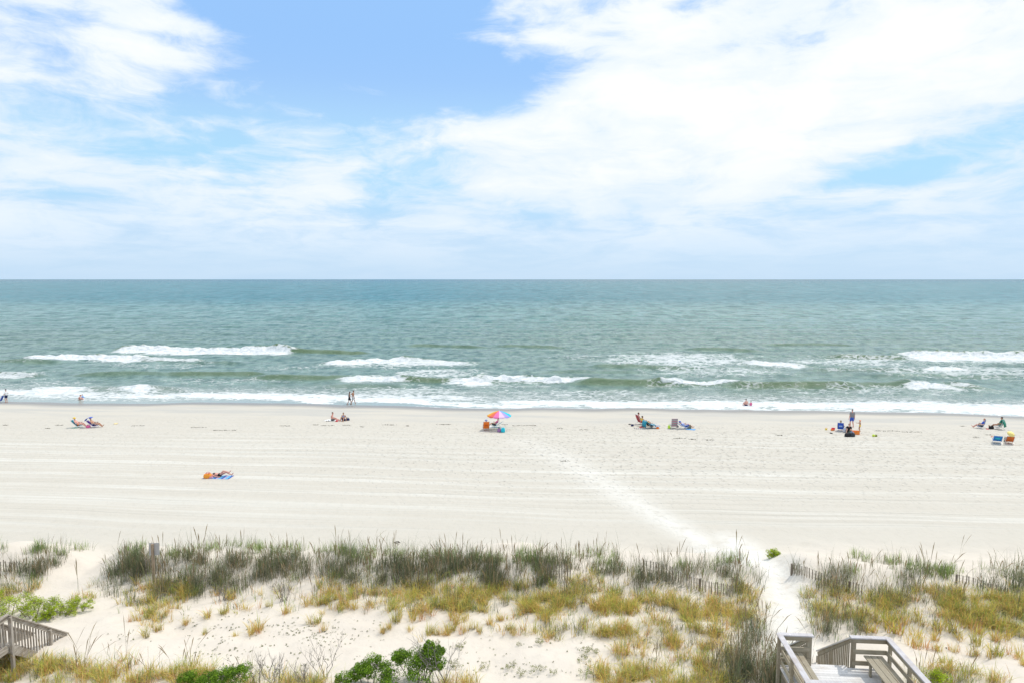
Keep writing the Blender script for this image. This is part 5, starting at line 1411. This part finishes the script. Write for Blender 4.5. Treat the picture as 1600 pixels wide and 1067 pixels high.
# --- family at right
person('man in grey patterned T-shirt and blue shorts standing with back to the camera', gp(1331, 667.2), R(4), pose('stand', an=[(-.14, 0, .08), (.17, .02, .08)]), 1.06, 'pink', 'grey', [('shirt', stripe_mat('patterned_grey_cloth', [(.20, .20, .21), (.32, .29, .29), (.17, .18, .21)], .11), 'tee'), ('shorts', BLUE, 'shorts')])
person('toddler in orange hat and yellow bottoms pointing left on the sand', gp(1343.5, 673.6), R(80), pose('stand', hand=[(-.14, .50, 1.36), (.16, .45, 1.30)]), .62, 'tan', 'ginger', [('swim_bottoms', YELLOW, 'brief')], hat=ORANGE)
a = gp(1313.5, 673)
chair('blue beach chair holding the long haired sitter in the family group', a, R(-28), BLUE, .42, piping=PBLUE)
person('person with long blond hair and pink top sitting in the blue chair', a, R(-28), pose('recline', ch=(0, -.12, .64), nk=(0, -.20, .83), hd=(0, -.20, .99)), .98, 'fair', 'blond', [('shirt', PINK, 'tee'), ('shorts', PURPLE, 'shorts')], True, True)
person('person in black top sitting low behind the heap of bags', gp(1326.5, 675.3), R(150), pose('sit'), .95, 'fair', 'dark', [('shirt', BLACK, 'tee'), ('shorts', BLACK, 'shorts')])
bag('white and grey bag between the blue chair and the black topped sitter', gp(1321, 675), .5, CL('pale_grey_cloth', (.5, .53, .6)), (.5, .3, .42), hm=BLACK)
bag('large black bag, front one of the heap beside the orange box', gp(1325, 681.5), .3, BLACK, (.70, .36, .30), hm=GREY)
bag('black and grey bag right of the large black bag', gp(1331.5, 681.5), -.3, CL('charcoal_cloth', (.04, .045, .055)), (.50, .36, .34), hm=PBLUE)
bag('dark green bag on top of the heap behind the black bags', gp(1329, 679), .1, CL('dark_green_cloth', (.05, .08, .05)), (.36, .3, .36), hm=BLACK)
cr = empty('toy_crate', gp(1337, 678), R(-15)); tag(cr, 'orange plastic crate on the sand right of the black bags', 'crate')
for i, (c_, d_) in enumerate([((0, 0, .02), (.62, .40, .03)), ((0, -.19, .17), (.62, .02, .27)), ((0, .19, .17), (.62, .02, .27)), ((-.30, 0, .17), (.02, .36, .27)), ((.30, 0, .17), (.02, .36, .27))]):
    m = MB(); m.box(c_, d_, None, .006); m.build('bottom' if i == 0 else 'side_panel', ORP, cr)
for y in (-.21, .21): m = MB(); m.box((0, y, .31), (.66, .035, .03), None, .005); m.build('rim', ORP, cr)
bucket('red toy bucket left of the family group', gp(1302, 671.5), REDP, YELP, .17, .20)
bucket('orange toy bucket standing in front of the red toy bucket', gp(1300.5, 672.3), ORP, REDP, .15, .12)
bucket('small yellow toy bucket, leftmost thing of the family group', gp(1291, 671.3), YELP, ORP, .11, .14)
sandals('dark sandal on the sand below the red toy bucket', gp(1299, 676.6), 1.3, BLACK)
ball_('lime green ball on the sand right of the family group', gp(1365, 681.8), .12, LIME, YELP)
bag('small olive bag beside the lime green ball', gp(1369, 681.6), 0, CL('moss_cloth', (.25, .28, .03)), (.22, .16, .14))
# --- pair at far right
a = gp(1534.5, 669)
chair('blue beach chair turned left, holding a sitter in dark shorts at far right', a, R(58), CL('mid_blue_cloth', (.06, .16, .50)), .32)
person('person in dark shorts sitting in a blue chair facing left at far right', a, R(58), pose('recline', ch=(0, -.10, .62), nk=(0, -.16, .80), hd=(0, -.16, .96)), .95, 'pink', 'ginger', [('shorts', CL('dark_olive_cloth', (.06, .08, .05)), 'shorts'), ('shirt', BLUE, 'tee')])
sandals('red sandal between the two sitters at far right', gp(1543, 670), .8, RED)
bag('black bag on the sand between the two sitters at far right', gp(1549, 669.8), .1, BLACK, (.50, .30, .28))
a = gp(1562.5, 670.5)
chair('white framed beach chair under a dark green wrap at far right', a, R(38), WHITE, .30)
person('dark haired person wrapped in a dark green shirt sitting at far right', a, R(38), pose('recline', pel=(0, .02, .42), ch=(0, -.08, .70), nk=(0, -.12, .90), hd=(0, -.10, 1.06)), 1.08, 'tan', 'dark', [('shirt', GREEN_, 'tee'), ('trousers', GREEN_, 'brief')])
m = MB(); m.slab([(-.42, .30), (-.36, .60), (-.22, .94), (-.10, .98)], .66, .03); tag(m.build('green_wrap', GREEN_, None, a, R(38), True), 'dark green towel hanging over the back of the rightmost sitter', 'towel')
a = gp(1558, 692)
chair('bright blue reclining beach chair with head pillow, empty, lower right', a, R(-30), CL('bright_blue_cloth', (.02, .22, .62)), .85, piping=LTEAL, sc=1.15)
a = gp(1577, 692.5)
chair('orange backed beach chair right of the bright blue recliner', a, R(-25), CL('burnt_orange_cloth', (.62, .14, .02)), .75)
person('person in wide yellow sun hat lying in the orange backed chair', a, R(-25), pose('recline', ch=(0, -.24, .56), nk=(0, -.36, .72), hd=(0, -.40, .86), face=(0, .6, .6)), .95, 'tan', 'dark', [('swimsuit', BLACK, 'suit')], True, hat=None)
hm = MB(); hm.lathe([(.30, 0), (.305, .01), (.13, .03), (.115, .10), (.07, .13), (0, .135)], n=24, M=Matrix.Rotation(.75, 3, 'X')); ht = hm.build('sun_hat', CL('straw_yellow', (.85, .70, .25)), None, a + V3((-.17 * 1, -.36, .93)), 0, True); tag(ht, 'wide yellow sun hat on the person in the orange backed chair', 'hat')
bag('dark green bag between the bright blue recliner and the orange backed chair', gp(1571.5, 689), 0, CL('bottle_green_cloth', (.03, .10, .05)), (.3, .2, .3))
sandals('pale orange sandal above the bright blue recliner', gp(1551, 682), .8, CL('peach_cloth', (.75, .40, .28)))
# --- sunbather in the middle left
a = gp(343, 744.5)
towel('blue striped towel under the sunbather in the middle left', a + V3((-.05, -.12, 0)), R(88), .85, 1.9, stripe_mat('blue_towel_stripes', [(.06, .10, .40), (.12, .45, .75), (.40, .42, .60)], .5, 1))
person('sunbather in black bikini lying on a blue striped towel, feet to the right', a + V3((0, .05, .015)), R(-88), pose('lie', an=[(-.08, .80, .10), (.14, .72, .34)], hand=[(-.30, -.85, .10), (.34, .02, .06)]), 1.0, 'pink', 'brown', [('bikini_top', BLACK, 'top'), ('bikini_bottom', BLACK, 'brief')], True)
bag('big orange beach bag at the head of the lying sunbather', gp(324.5, 746.5), .15, CL('marigold_cloth', (.85, .33, .04)), (.58, .34, .30), hm=RED)
bag('small mauve bag against the big orange beach bag', gp(330, 747), .15, CL('dusty_pink_cloth', (.55, .30, .45)), (.26, .2, .14))
#END_BEACH
